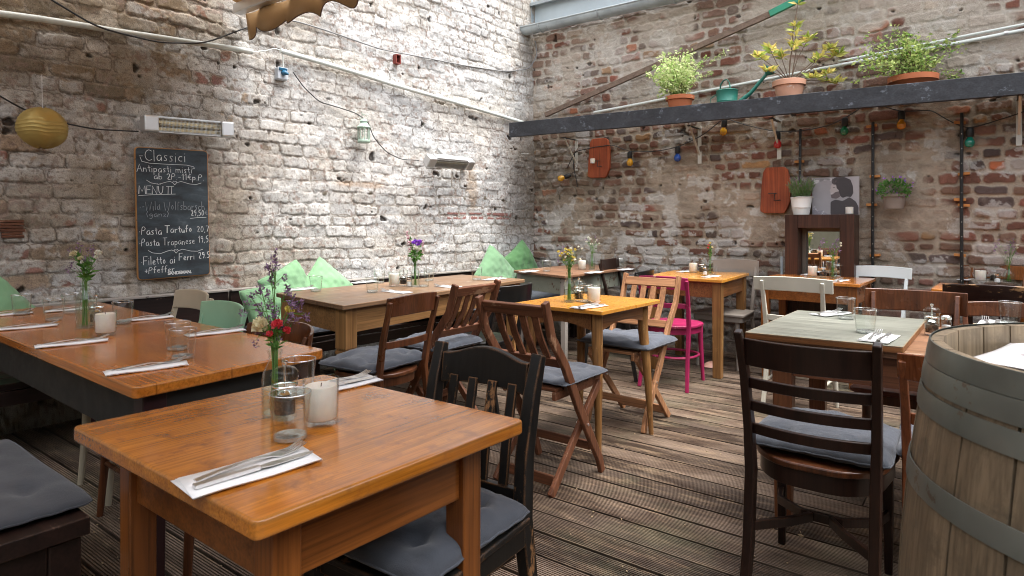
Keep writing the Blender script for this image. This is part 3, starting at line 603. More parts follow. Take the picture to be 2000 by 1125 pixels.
def cable(label, pts, r=.005, m='cable', sag=0, name='cable', cat='cable'):
    P = [pts[0]]; 
    for a, b in zip(pts, pts[1:]):
        for k in range(1, 7):
            q = a.lerp(b, k / 6); q.z -= sag * math.sin(math.pi * k / 6); P.append(q)
    for _ in range(2): P = [P[0]] + [(P[i - 1] + P[i] * 2 + P[i + 1]) / 4 for i in range(1, len(P) - 1)] + [P[-1]]
    o = P[0].copy(); g = MB(); g.tube([p - o for p in P], r, 6); ob = g.build(name, M[m]); ob.location = o; return tag(ob, label, cat)
cable('black cable sagging in front of the white conduit at upper left', [WA(60, -12, .10), WA(180, 60, .10), WA(300, 88, .09), WA(390, 89, .08), WA(480, 55, .08), WA(520, 36, .1)], .006)
cable('grey cable wandering from the awning to the room corner', [WA(520, 38, .05), WA(575, 42, .02), WA(640, 62, .02), WA(740, 97, .02), WA(820, 112, .02), WA(900, 128, .02), WA(985, 141, .02), WA(1030, 135, .03), WB(1052, 110, .03), WB(1050, 82, .04)], .006, 'cableg')
cable('black lead dropping from the blue plug past the tin lantern to the small heater', [WA(566, 143, .05), WA(590, 172, .03), WA(620, 200, .03), WA(655, 210, .03), WA(690, 222, .04), WA(705, 240, .10), WA(722, 270, .06), WA(748, 298, .05), WA(775, 312, .06), WA(802, 315, .12)], .004)
cable('black lead from the left edge to the large heater', [WA(-40, 170, .06), WA(40, 215, .05), WA(110, 240, .05), WA(180, 254, .05), WA(262, 259, .08)], .005)
cable('white wires linking the ends of the two white conduits', [WA(484, 104, .05), WA(510, 102, .05), WA(530, 97, .05), WA(546, 102, .05), WA(548, 132, .04)], .004, 'pipe')
# socket box + plug
p = WA(545, 146, .035); t = thing('socket_box', 'small grey socket box with a blue plug on the white wall', 'socket', p, math.atan2(NA.y, NA.x) - rad(90))
g = MB(); g.box((0, 0, 0), (.085, .06, .095)); g.build('housing', M['greybox'], t, bevel=.008)
g = MB(); g.box((.004, .034, .032), (.065, .016, .02), Matrix.Rotation(rad(-12), 3, 'X')); g.build('lid', M['bluepl'], t, bevel=.003)
g = MB(); g.tube([(0, .03, .005), (0, .06, .0), (-.02, .075, -.01)], [.02, .018, .006], 10); g.build('plug', M['bluepl'], t)
# terracotta duct + wooden vent
p = WA(772, 117, .0); t = thing('air_duct', 'small open terracotta duct set in the white wall', 'duct', p, math.atan2(NA.y, NA.x) - rad(90))
g = MB(); wd, hh, th = .055, .075, .008
for c, d in (((0, 0, hh / 2), (wd, .10, th)), ((0, 0, -hh / 2), (wd, .10, th)), ((-wd / 2 + th / 2, 0, 0), (th, .096, hh - th)), ((wd / 2 - th / 2, 0, 0), (th, .096, hh - th))): g.box(c, d)
g.box((0, -.03, 0), (wd - .017, .004, hh - .009)); g.build('duct_frame', paint('dark_terracotta', (.20, .035, .025), .7), t)
p = WA(23, 446, .012); g = MB(); rs = random.Random(3)
for i in range(6): g.box((rs.uniform(-.004, .004), rs.uniform(-.004, .004), -.048 + i * .018), (.105 + rs.uniform(-.008, .008), .02, .015), Matrix.Rotation(rad(rs.uniform(-3, 3)), 3, 'Y'))
o = g.build('wooden_wedge', M['redwood_x'], None, bevel=.002); o.location = p; o.rotation_euler = (0, 0, math.atan2(NA.y, NA.x) - rad(90)); tag(o, 'stack of brown wood slips wedged in the wall at far left', 'wood slips')
# paper lantern
p = WA(57, 260, .30); Rl = .118; t = thing('paper_lantern', 'crumpled gold paper lantern hanging at the far left', 'lantern', p)
g = MB(); prof = []; n = 36
for i in range(n + 1):
    a = -math.pi / 2 + math.pi * i / n; r_ = Rl * (math.cos(a) * .98 + .02) * (1 + .030 * (i % 2)); prof.append((max(r_, .02), Rl * .95 * math.sin(a)))
g.lathe(prof, 40, cap0=False, cap1=False)
rs = random.Random(8)
g.v = [(x * (1 + .012 * math.sin(9 * math.atan2(y, x) + z * 60)), y * (1 + .012 * math.sin(9 * math.atan2(y, x) + z * 60)), z + .004 * math.sin(5 * math.atan2(y, x) + 2)) for x, y, z in g.v]
g.build('shade', M['gold'], t); g = MB(); g.tube([(0, 0, Rl * .88), (-.01, .01, .30)], .0012, 5); g.build('thread', M['napkin'], t)
# heaters
def heater(label, pa, pb, hgt, tilt, off):
    a, b = pa, pb; c = (a + b) / 2; L = (Vector((b.x, b.y, 0)) - Vector((a.x, a.y, 0))).length; d = (a - b).normalized()
    t = thing('patio_heater', label, 'heater', c, 0); X = d; Yv = Vector((NA.x, NA.y, 0)); Z2 = X.cross(Yv)
    m3 = Matrix((X, Yv, Z2)).transposed() @ Matrix.Rotation(rad(tilt), 3, 'X'); t.rotation_euler = m3.to_euler()
    h = hgt / 2; D = .09
    for s in (-1, 1): g = MB(); g.box((s * (L / 2 - .045), 0, 0), (.09, D, hgt)); g.build('end_cap', M['alu'], t, bevel=.012)
    g = MB(); g.box((0, -.012, h - .006), (L - .182, D - .02, .012)); g.box((0, -.012, -h + .006), (L - .182, D - .02, .012)); g.box((0, -D / 2 + .006, 0), (L - .182, .008, hgt - .026)); g.build('housing', M['alu'], t)
    g = MB(); g.sweep([(-L / 2 + .092, -.02, 0), (L / 2 - .092, -.02, 0)], Zv, hgt * .8, .004); g.build('reflector', M['reflector'], t)
    g = MB(); g.tube([(-L / 2 + .1, .008, 0), (L / 2 - .1, .008, 0)], .008, 10); g.build('heating_tube', M['element'], t)
    g = MB(); n = int(L / .0125)
    for i in range(n):
        x = -L / 2 + .10 + (L - .2) * i / (n - 1); g.box((x, D / 2 - .008, 0), (.0015, .004, hgt * .84))
    for z in (-.4, -.2, 0, .2, .4): g.box((0, D / 2 - .0115, hgt * z), (L - .19, .0028, .0022))
    g.build('grille', M['grill'], t)
    g = MB(); g.box((0, -D / 2 - .03, .01), (.10, .05, .03)); g.box((0, -D / 2 - .055 - (off - .12) / 2, .01), (.04, max(.02, off - .1), .03)); g.build('wall_bracket', M['alu'], t, bevel=.003)
heater('large aluminium bar heater above the chalkboard', WA(262, 245, .14), WA(436, 258, .14), .105, 0, .14)
heater('small aluminium bar heater mounted right of the tin lantern', WA(805, 316, .20), WA(893, 323, .20), .10, -38, .22)
# tin lantern
p = WA(697, 281, .10); t = thing('tin_lantern', 'pale green tin lantern with glass panes hung on the white wall', 'lantern', p)
g = MB(); g.lathe([(.05, 0), (.054, .006), (.054, .022), (.048, .03)], 8); g.lathe([(.056, .125), (.058, .132), (.045, .150), (.03, .165), (.03, .178), (.034, .182), (.022, .20), (.008, .205)], 16)
for k in range(8):
    a = rad(45 * k + 22.5); g.tube([(.047 * math.cos(a), .047 * math.sin(a), .02), (.050 * math.cos(a), .050 * math.sin(a), .13)], .004, 5)
g.build('frame', M['lantern'], t); g = MB(); g.lathe([(.043, .026), (.045, .126)], 16, cap0=False, cap1=False); g.build('pane', M['glass'], t)
g = MB(); g.lathe([(.02, .024), (.02, .062)], 12); g.build('candle', M['wax'], t); g = MB(); g.tube([(math.cos(rad(a)) * .03, 0, .205 + math.sin(rad(a)) * .035) for a in range(0, 181, 20)], .0018, 5); g.tube([(0, 0, .23), (0, -.10, .245)], .003, 5); g.build('handle', M['lantern'], t)
# glass jar on the wall
p = WA(901, 331, .06); t = thing('glass_jar', 'clear glass jar fixed to the white wall beside the small heater', 'jar', p)
g = MB(); g.lathe([(.04, 0), (.045, .01), (.046, .12), (.04, .135), (.042, .15)], 18, cap1=False); g.build('jar_body', M['glass'], t); g = MB(); g.lathe([(.036, .006), (.036, .03)], 14); g.build('candle', plain('amber_wax', (.6, .38, .16), .5), t)
g = MB(); g.tube([(.045 * math.cos(rad(a)), .045 * math.sin(rad(a)), .11) for a in range(0, 361, 20)], .002, 5); g.tube([(0, -.045, .11), (0, -.08, .11)], .003, 5); g.build('wire_holder', M['galv'], t)
# hook in the corner
o = MB().tube([(0, 0, 0), (.03, 0, .002), (.05, -.01, .0), (.10, -.02, .006)], .0035, 6).build('wall_hook', M['white']); o.location = WA(1012, 301, .04); o.rotation_euler = (0, 0, rad(45)); tag(o, 'small white hook on the wall below the beam end', 'hook')

# ------------------------------------------------------------------ chalkboard and its handwriting
GL = {  # single-stroke letters on a 0..1 high box (x, y), descenders below 0
'A': (.62, [[(0, 0), (.3, 1), (.6, 0)], [(.12, .38), (.5, .38)]]), 'C': (.6, [[(.58, .85), (.4, 1), (.15, .85), (.03, .5), (.15, .12), (.4, 0), (.6, .15)]]), 'E': (.5, [[(.48, 1), (.03, 1), (0, 0), (.5, 0)], [(.02, .52), (.4, .52)]]),
'F': (.5, [[(.5, 1), (.03, 1), (0, 0)], [(.02, .5), (.4, .5)]]), 'I': (.22, [[(.1, 1), (.1, 0)]]), 'M': (.75, [[(0, 0), (.06, 1), (.36, .3), (.66, 1), (.72, 0)]]), 'N': (.6, [[(0, 0), (.03, 1), (.52, 0), (.57, 1)]]),
'P': (.5, [[(0, 0), (.03, 1), (.35, .97), (.48, .74), (.35, .5), (.03, .48)]]), 'T': (.6, [[(0, 1), (.62, 1)], [(.3, 1), (.28, 0)]]), 'U': (.55, [[(0, 1), (.03, .2), (.25, 0), (.48, .2), (.52, 1)]]), 'W': (.8, [[(0, 1), (.16, 0), (.38, .7), (.56, 0), (.78, 1)]]),
'a': (.46, [[(.38, .48), (.2, .55), (.03, .35), (.05, .08), (.22, 0), (.37, .18), (.39, .5), (.42, 0)]]), 'b': (.44, [[(.03, 1), (.03, 0)], [(.03, .35), (.2, .52), (.38, .35), (.36, .08), (.18, 0), (.03, .1)]]), 'c': (.4, [[(.36, .45), (.2, .54), (.03, .3), (.12, .03), (.36, .08)]]),
'e': (.42, [[(.04, .28), (.36, .32), (.3, .5), (.14, .52), (.03, .28), (.14, .02), (.38, .1)]]), 'f': (.34, [[(.36, .95), (.22, 1), (.13, .85), (.13, 0)], [(0, .5), (.3, .52)]]), 'g': (.44, [[(.36, .45), (.18, .54), (.03, .3), (.16, .05), (.34, .2), (.38, .5), (.36, -.3), (.15, -.38), (.04, -.25)]]),
'h': (.44, [[(.03, 1), (.03, 0)], [(.03, .3), (.2, .52), (.35, .4), (.38, 0)]]), 'i': (.18, [[(.08, .52), (.08, 0)], [(.07, .72), (.1, .76)]]), 'l': (.16, [[(.06, 1), (.07, 0)]]), 'm': (.62, [[(.02, .52), (.03, 0)], [(.03, .35), (.16, .52), (.28, .4), (.29, 0)], [(.29, .35), (.42, .52), (.54, .4), (.56, 0)]]),
'n': (.42, [[(.02, .52), (.03, 0)], [(.03, .32), (.2, .53), (.34, .4), (.37, 0)]]), 'o': (.44, [[(.2, .54), (.03, .3), (.18, 0), (.38, .25), (.22, .54)]]), 'p': (.42, [[(.03, .52), (.03, -.38)], [(.03, .35), (.2, .54), (.36, .36), (.34, .08), (.16, 0), (.03, .1)]]), 'r': (.34, [[(.03, .52), (.04, 0)], [(.04, .3), (.18, .52), (.32, .46)]]),
's': (.36, [[(.32, .48), (.14, .54), (.05, .4), (.28, .2), (.22, .02), (.03, .06)]]), 't': (.3, [[(.14, .85), (.14, .08), (.26, .02)], [(0, .55), (.3, .58)]]), 'u': (.42, [[(.02, .52), (.05, .1), (.2, 0), (.34, .15), (.35, .52), (.38, 0)]]), 'd': (.44, [[(.38, .48), (.2, .54), (.03, .3), (.16, 0), (.36, .2), (.38, 1), (.4, 0)]]), 'z': (.36, [[(.03, .5), (.32, .5), (.03, 0), (.35, .02)]]),
'0': (.46, [[(.22, 1), (.04, .6), (.08, .12), (.24, 0), (.42, .35), (.38, .85), (.22, 1)]]), '1': (.26, [[(.02, .7), (.18, 1), (.18, 0)]]), '2': (.46, [[(.04, .8), (.2, 1), (.4, .82), (.3, .45), (.03, 0), (.45, .02)]]), '5': (.46, [[(.42, 1), (.1, 1), (.08, .58), (.3, .6), (.42, .35), (.28, 0), (.04, .08)]]), '9': (.44, [[(.38, .75), (.2, .98), (.05, .75), (.16, .5), (.38, .7), (.36, .3), (.24, 0)]]), '7': (.42, [[(.03, 1), (.42, .98), (.16, 0)]]),
'-': (.34, [[(.03, .4), (.3, .42)]]), '.': (.14, [[(.05, .0), (.08, .04)]]), ',': (.16, [[(.08, .06), (.04, -.12)]]), '*': (.2, [[(.08, .36), (.12, .42), (.07, .42)]]), '(': (.22, [[(.18, 1), (.04, .5), (.18, -.1)]]), ')': (.22, [[(.03, 1), (.17, .5), (.03, -.1)]]), '+': (.4, [[(.2, .65), (.2, .15)], [(.02, .4), (.38, .4)]]), 'E=': (.5, [[(.45, .9), (.25, .95), (.1, .5), (.25, .03), (.46, .1)], [(0, .6), (.38, .6)], [(0, .4), (.36, .4)]]), ' ': (.3, [])}
def chalk_text(g, s, u0, u1, vbase, h, rs, wd=.0030, yy=.0012):
    chars = []; i = 0
    while i < len(s): chars.append('E=' if s[i] == '€' else s[i]); i += 1
    tot = sum(GL[c][0] + .10 for c in chars); k = (u1 - u0) / tot; x = u0
    for c in chars:
        wv, st = GL[c]
        dy = rs.uniform(-.04, .04) * h
        for ln in st:
            P = [(x + a * k, vbase + dy + b_ * h) for a, b_ in ln]
            if len(P) > 2 and c not in 'EFAMNTWIz1+7(-)':
                Q = [P[0]]
                for j in range(1, len(P) - 1):
                    for tt in (.25, .5, .75): 
                        a_, b_, c_ = ((P[j - 1][0] + P[j][0]) / 2 if j > 1 else P[0][0], (P[j - 1][1] + P[j][1]) / 2 if j > 1 else P[0][1]), P[j], ((P[j][0] + P[j + 1][0]) / 2 if j < len(P) - 2 else P[-1][0], (P[j][1] + P[j + 1][1]) / 2 if j < len(P) - 2 else P[-1][1])
                        Q.append((a_[0] * (1 - tt) ** 2 + 2 * b_[0] * tt * (1 - tt) + c_[0] * tt * tt, a_[1] * (1 - tt) ** 2 + 2 * b_[1] * tt * (1 - tt) + c_[1] * tt * tt))
                Q.append(P[-1]); P = Q
            g.sweep([(a, yy, b_) for a, b_ in P], (0, 1, 0), .0016, wd * rs.uniform(.8, 1.2))
        x += (wv + .10) * k
pa, pb = WA(262, 418, .035), WA(404, 418, .035); W_ = (Vector((pa.x, pa.y, 0)) - Vector((pb.x, pb.y, 0))).length
zt = WA(333, 291).z; zl = WA(333, 542).z; H_ = zt - zl
cpos = (pa + pb) / 2; cpos.z = (zt + zl) / 2
t = thing('chalkboard', 'tall black chalkboard menu handwritten in Italian and German with orange worn edge', 'chalkboard', cpos, math.atan2(NA.y, NA.x) - rad(90))
t.rotation_euler = (0, rad(1.2), t.rotation_euler.z)
m, tt_, b, o = mat('chalkboard_face'); v, _ = obj_vec(tt_, (2.2, 1, 7), False); n1 = noise(tt_, v, 2, 5, .6, .4); v2, _ = obj_vec(tt_, (1, 1, 1), False); n2 = noise(tt_, v2, 60, 4, .7)
c = ramp(tt_, n1, [(.35, (.016, .021, .026)), (.60, (.045, .062, .075)), (.74, (.105, .135, .155))]); c = mix(tt_, .4, c, ramp(tt_, n2, [(.3, .6), (.7, 1.3)]), 'MULTIPLY'); tt_.links.new(c, b.inputs["Base Color"]); b.inputs["Roughness"].default_value = .7
g = MB(); g.slab(rrect(W_ - .012, H_ - .012, .02), (0, .0, 0), (1, 0, 0), (0, 0, 1), (0, 1, 0), .004); g.build('writing_surface', m, t)
g = MB(); g.slab(rrect(W_, H_, .024), (0, -.018, 0), (1, 0, 0), (0, 0, 1), (0, 1, 0), .018); g.build('board', paint('chipped_orange_edge', (.46, .22, .07), .6, chip=(.05, .05, .05), amt=.3), t, bevel=.003)
chalk = plain('white_chalk', (.70, .72, .72), .95); chalk2 = plain('faint_chalk', (.28, .31, .33), .95); rs = random.Random(4)
uu = lambda x: (x - 400) / 540 * W_; vv = lambda y: (565 - y) / 990 * H_
# local X of the board runs towards the viewer's right or left?
SX = 1 if (Matrix.Rotation(t.rotation_euler.z, 3, 'Z') @ Vector((1, 0, 0))).x > 0 else -1
def tx(g, s, x0, x1, yb, cap, wd=.0030): chalk_text(g, s, uu(x0), uu(x1), vv(yb), cap / 990 * H_, rs, wd, .0052)
def ln(g, P, wd=.003): g.sweep([(uu(x), .0052, vv(y)) for x, y in P], (0, 1, 0), .0016, wd)
def line(*calls, m_=chalk):
    g = MB()
    for c_ in calls: c_(g)
    g.build('chalk_writing', m_, t)
T_ = lambda *a_, **k_: (lambda g: tx(g, *a_, **k_)); L_ = lambda P, **k_: (lambda g: ln(g, P, **k_))
def swirl(y):
    line(L_([(205, y - 18), (235, y + 2), (290, y + 12), (345, y - 6), (375, y - 12), (395, y - 2)]), L_([(420, y - 2), (455, y - 14), (520, y + 4), (570, y + 8), (612, y - 6)]), L_([(407, y + 14), (393, y - 4), (398, y - 16), (408, y - 8), (418, y - 16), (424, y - 4), (407, y + 14)]))
line(T_('-Classici', 155, 505, 172, 86, .0034), L_([(165, 148), (175, 178), (230, 190), (350, 192), (500, 192), (552, 202), (562, 214), (540, 222)]))
line(T_('Antipasti misti', 140, 548, 255, 56)); line(T_('ab 2P.-11€p.P.', 258, 640, 308, 48, .0034)); swirl(334)
line(T_('MENU', 150, 330, 418, 60, .0040), L_([(282, 346), (285, 340)]), L_([(302, 346), (305, 340)]), L_([(345, 362), (402, 358)]), L_([(357, 418), (360, 362)]), L_([(382, 416), (386, 360)]), L_([(148, 432), (260, 424), (412, 418)]))
line(T_('29,50', 525, 632, 585, 44, .0036), L_([(520, 607), (580, 601), (645, 600)]))
line(T_('*Pasta', 145, 312, 724, 60, .0036)); line(T_('Tartufo', 328, 538, 714, 56, .0044)); line(T_('20,7', 568, 668, 716, 46)); line(T_('*Pasta Trapanese', 145, 556, 808, 56)); line(T_('19,5', 578, 664, 800, 54)); swirl(858)
line(T_('*Filetto ai', 155, 405, 948, 62, .0034)); line(T_('Ferri', 428, 552, 930, 56, .0036)); line(T_('29.5', 576, 670, 924, 52, .0040)); line(T_('+Pfeffer', 178, 398, 1014, 50, .0032))
line(T_('*-Wild Wolfsbarsch', 152, 640, 542, 66), m_=chalk2); line(T_('(ganz)', 198, 366, 590, 42), T_('€', 632, 662, 580, 34), m_=chalk2)
fc = bpy.data.curves.new('printed_name', 'FONT'); fc.body = 'SANDEMAN.'; fc.size = .030; fc.extrude = .0004; fc.offset = .0010; fc.space_character = .95
fo = bpy.data.objects.new('printed_name', fc); COL.objects.link(fo); bpy.context.view_layer.update(); dg = bpy.context.evaluated_depsgraph_get(); me = bpy.data.meshes.new_from_object(fo.evaluated_get(dg)); bpy.data.objects.remove(fo)
me.name = 'printed_name'; xs = [v_.co.x for v_ in me.vertices]; kx = (uu(520) - uu(342)) / (max(xs) - min(xs))
for v_ in me.vertices: x_, y_, z_ = v_.co; v_.co = (uu(342) + x_ * kx, .0052 + z_, vv(1034) + y_)
fo = bpy.data.objects.new('printed_name', me); me.materials.clear(); me.materials.append(chalk); COL.objects.link(fo); fo.parent = t
if SX < 0:
    for ch in t.children:
        if ch.name.startswith(('chalk_writing', 'faint', 'printed')): ch.scale = (-1, 1, 1)
# ------------------------------------------------------------------ string lights, boards, mirror frame and plants on the back wall
WBZ = math.atan2(NB.y, NB.x) - rad(90)
LC = [WB(1112, 330, .05), WB(1128, 296, .05), WB(1165, 288, .05), WB(1200, 283, .05), WB(1236, 297, .04), WB(1285, 296, .04), WB(1328, 287, .04), WB(1375, 265, .04), WB(1412, 236, .05), WB(1424, 233, .05), WB(1470, 248, .04), WB(1522, 258, .04), WB(1570, 256, .04), WB(1620, 246, .04), WB(1652, 232, .05), WB(1692, 206, .05), WB(1725, 208, .05), WB(1762, 219, .05), WB(1820, 216, .05), WB(1860, 240, .04), WB(1893, 252, .05), WB(1950, 236, .05), WB(2020, 212, .05)]
cable('black cable of the coloured bulb string looping under the shelf beam', LC, .0045, sag=.004)
BW = [('yellow', 1117, 343, 112, 'glowing-yellow bulb lowest on its own drop near the corner'), ('yellow', 1235, 300, 180, ''), ('blue', 1328, 290, 176, ''), ('yellow', 1419, 238, 168, ''), ('red', 1522, 262, 180, ''), ('green', 1653, 235, 172, ''), ('orange', 1762, 222, 180, ''), ('teal', 1895, 255, 178, '')]
bl_lab = ['yellow bulb hanging sideways lowest beside the left rust-red board', 'yellow bulb on the string just right of the left rust-red board', 'blue bulb on the string under the shelf beam', 'yellow bulb on the string close under the watering can', 'red bulb on the string above the right rust-red board', 'dark green bulb on the string above the photo print', 'orange bulb on the string between two black rods', 'teal bulb on the string right of the last black rod']
for (cname, x, y, tl, _), lab in zip(BW, bl_lab):
    p = WB(x, y, .055); t = thing('string_light_bulb', lab, 'light bulb', p, R.uniform(0, 6), 'coloured bulbs of the string light')
    t.scale = (1.35,) * 3; t.rotation_euler = (rad(180 - tl) if tl > 150 else rad(10), rad(0) if tl > 150 else rad(70), R.uniform(0, .4))
    g = MB(); g.lathe([(.010, .012), (.016, .008), (.0185, 0), (.0185, -.036), (.016, -.040)], 14); g.build('socket', M['cable'], t)
    g = MB(); g.lathe([(.012, -.040), (.015, -.048), (.0225, -.060), (.0248, -.073), (.022, -.086), (.013, -.095), (.003, -.098)], 16); g.build('bulb', bulbm[cname], t)
cable('short black cable end dangling at the corner end of the bulb string', [WB(1128, 296, .05), WB(1124, 325, .05), WB(1128, 345, .04), WB(1131, 365, .03)], .0045)
def holder_board(label, x0, x1, y0, y1, seed, candle):
    p = WB((x0 + x1) / 2, (y0 + y1) / 2, .02); a, b = WB(x0, y0, .02), WB(x1, y0, .02); wv = (a - b).to_2d().length; hv = WB((x0 + x1) / 2, y0).z - WB((x0 + x1) / 2, y1).z
    t = thing('candle_board', label, 'wall board', p, WBZ)
    P = [(-.40, .40), (-.30, .50), (.28, .50), (.42, .44), (.50, .2), (.49, -.25), (.40, -.40), (.30, -.5), (-.38, -.49), (-.5, -.44), (-.46, .05)]
    P = [(-x_ * wv, y_ * hv) for x_, y_ in P]; g = MB(); g.slab(round_poly(P, .012, 2), (0, 0, 0), (1, 0, 0), (0, 0, 1), (0, 1, 0), .03); g.build('board', M['rusttile'], t, bevel=.006)
    g = MB(); kk = -.02
    g.tube([(-.02, .05, kk - .01), (.05, .055, kk - .01)], .004, 6); g.tube([(.0, .05, kk - .01), (.0, .055, kk - .07), (-.045, .06, kk - .07)], .004, 6); g.tube([(-.05, .05, kk - .07), (-.04, .06, kk - .066)], .005, 6); g.build('iron_hook', M['iron'], t)
    return t, p
t1, p1 = holder_board('rust-red candle board with clipped corners hung near the room corner', 1152, 1195, 271, 348, 1, 1)
q = WB(1165, 320, .08); g = MB(); g.lathe([(.026, 0), (.027, .01), (.027, .045), (.024, .048)], 16); o = g.build('pillar_candle', M['wax']); o.location = q; tag(o, 'small white candle held on the left rust-red board', 'candle')
holder_board('rust-red candle board hung beside the white bucket, without candle', 1487, 1546, 327, 417, 2, 0)
# black rods with orange blocks
for x, y0, y1, bl, lab in ((1566, 254, 420, (316,), 'short black iron rod rising behind the lavender bucket'), (1707, 240, 620, (247, 345, 400, 498), 'black iron rod between photo print and hanging pot'), (1879, 222, 560, (240, 340, 390, 401, 498), 'black iron rod farthest right, left of the teal bulb')):
    a, b = WB(x, y0, .055), WB(x, y1, .055); t = thing('iron_rod', lab, 'rod', (a.x, a.y, b.z), WBZ)
    g = MB(); hh = a.z - b.z; g.tube([(0, 0, 0), (.002, 0, hh * .5), (0, 0, hh)], .0115, 8); g.build('bar', M['iron'], t)
    for i, yb_ in enumerate(bl):
        zb_ = WB(x, yb_).z - b.z; g = MB(); g.box((.012 * (-1) ** i, -.022, zb_), (.075, .03, .02), Matrix.Rotation(rad(R.uniform(-6, 6)), 3, 'Y')); g.build('wooden_spacer', M['rust'], t, bevel=.002)
    g = MB()
    for k in range(int(hh / .11)): g.tube([(0, .008, .05 + k * .11), (0, .014, .05 + k * .11)], .0035, 6)
    g.build('rivets', M['galv'], t)['kind'] = 'stuff'
def leaves(g, c, n, rx, ry, rz, ln, rs, shell=.45, droop=.0, wdr=.45, up=.3):
    c = Vector(c)
    for _ in range(n):
        d = Vector((rs.gauss(0, 1), rs.gauss(0, 1), rs.gauss(0, 1))).normalized(); k = shell + (1 - shell) * rs.random() ** .5
        p = c + Vector((d.x * rx, d.y * ry, d.z * rz)) * k; leaf(g, p, (d + Vector((rs.uniform(-.6, .6), rs.uniform(-.6, .6), up + rs.uniform(-.5, .5) - droop))).normalized(), ln * rs.uniform(.6, 1.25), wdr, rs)
def leaf(g, p, d, L, wr, rs):
    sd_ = d.cross(Vector((rs.uniform(-1, 1), rs.uniform(-1, 1), rs.uniform(-.2, 1)))); sd_.normalize(); up = sd_.cross(d); w2 = L * wr / 2
    g.add([p, p + d * L * .45 + sd_ * w2 + up * w2 * .3, p + d * L + up * -.1 * L, p + d * L * .45 - sd_ * w2 + up * w2 * .3, p + d * L * .5], [(0, 1, 4), (1, 2, 4), (0, 4, 3), (4, 2, 3)])
def bush(pt, name_pot, label, pot_prof, potm, stem_r, spec, lm, rs, cat='potted plant', nst=12, sz=(.16, .16, .16), h0=.10, ln=.022, nl=900, tilt=(0, 0), sprigs=(), wr=.55):
    t = thing(name_pot, label, cat, pt)
    g = MB(); g.lathe(pot_prof, 28, cap1=False); g.build('pot', potm, t); top = pot_prof[-1] if pot_prof[-1][0] < pot_prof[-2][0] else pot_prof[-1]
    zt_ = max(z for r_, z in pot_prof); rr_ = max(r_ for r_, z in pot_prof)
    g = MB(); g.lathe([(rr_ * .86, zt_ - .02), (rr_ * .5, zt_ - .014), (.005, zt_ - .012)], 20, cap0=False, cap1=True); g.build('soil', plain('potting_soil', (.03, .02, .014), .95), t)
    c = Vector((tilt[0], tilt[1], zt_ + h0)); gs = MB(); gl = MB()
    for k in range(nst):
        d = Vector((rs.gauss(0, 1), rs.gauss(0, 1), rs.gauss(.4, .8))).normalized(); e = c + Vector((d.x * sz[0], d.y * sz[1], d.z * sz[2])) * rs.uniform(.6, 1.15)
        b0_ = Vector((rs.uniform(-.03, .03), rs.uniform(-.03, .03), zt_ - .02)); mid = b0_.lerp(e, .5) + Vector((0, 0, .03)); P = [b0_, b0_.lerp(mid, .5) + Vector((0, 0, .012)), mid, mid.lerp(e, .5) + Vector((0, 0, .01)), e]; gs.tube(P, [stem_r, stem_r * .8, stem_r * .6, stem_r * .4, stem_r * .25], 5)
        for j in range(int(nl / nst)):
            q = rs.random() ** .7; i_ = min(3, int(q * 4)); pp = P[i_].lerp(P[i_ + 1], q * 4 - i_) + Vector((rs.gauss(0, 1), rs.gauss(0, 1), rs.gauss(0, 1))) * ln * .9
            if pp.z < zt_ - .01: pp.z = zt_ + rs.uniform(0, .03)
            leaf(gl, pp, Vector((rs.gauss(0, 1) + d.x, rs.gauss(0, 1) + d.y, rs.gauss(.3, .8))).normalized(), ln * rs.uniform(.6, 1.3), wr, rs)
    for e in sprigs:
        e = Vector(e); b0_ = Vector((0, 0, zt_)); P = [b0_, b0_.lerp(e, .4) + Vector((0, 0, .04)), b0_.lerp(e, .75) + Vector((0, 0, .02)), e]; gs.tube(P, [stem_r * .7, stem_r * .5, stem_r * .4, stem_r * .2], 5)
        for j in range(34):
            q = .4 + .6 * rs.random(); i_ = min(2, int(q * 3)); pp = P[i_].lerp(P[i_ + 1], q * 3 - i_) + Vector((rs.gauss(0, 1), rs.gauss(0, 1), rs.gauss(0, 1))) * .008; leaf(gl, pp, Vector((rs.gauss(0, 1), rs.gauss(0, 1), rs.gauss(.2, .8))).normalized(), ln * rs.uniform(.6, 1.2), wr, rs)
    gs.build('stems', M['twig'], t); f = gl.build('foliage', lm, t, smooth=False); return t
rs = random.Random(21)
potp = lambda r_, h: [(r_ * .68, 0), (r_ * .88, h * .72), (r_, h * .74), (r_ * 1.02, h * .98), (r_ * .96, h), (r_ * .88, h * .9), (r_ * .80, h * .7)]
X2 = Vector((du.x, du.y, 0))
bush(shelf_top(1328, .13), 'potted_shrub', 'bushy pale variegated shrub in a terracotta pot, left end of the shelf', potp(.125, .14), M['terra'], .004, None, M['leafv'], rs, nst=34, sz=(.24, .18, .22), h0=.19, ln=.032, nl=2600, tilt=(-.02, 0), sprigs=[(-.30, .0, .34), (-.24, 0, .42), (.26, 0, .50), (.42, 0, .56), (.30, 0, .36)])
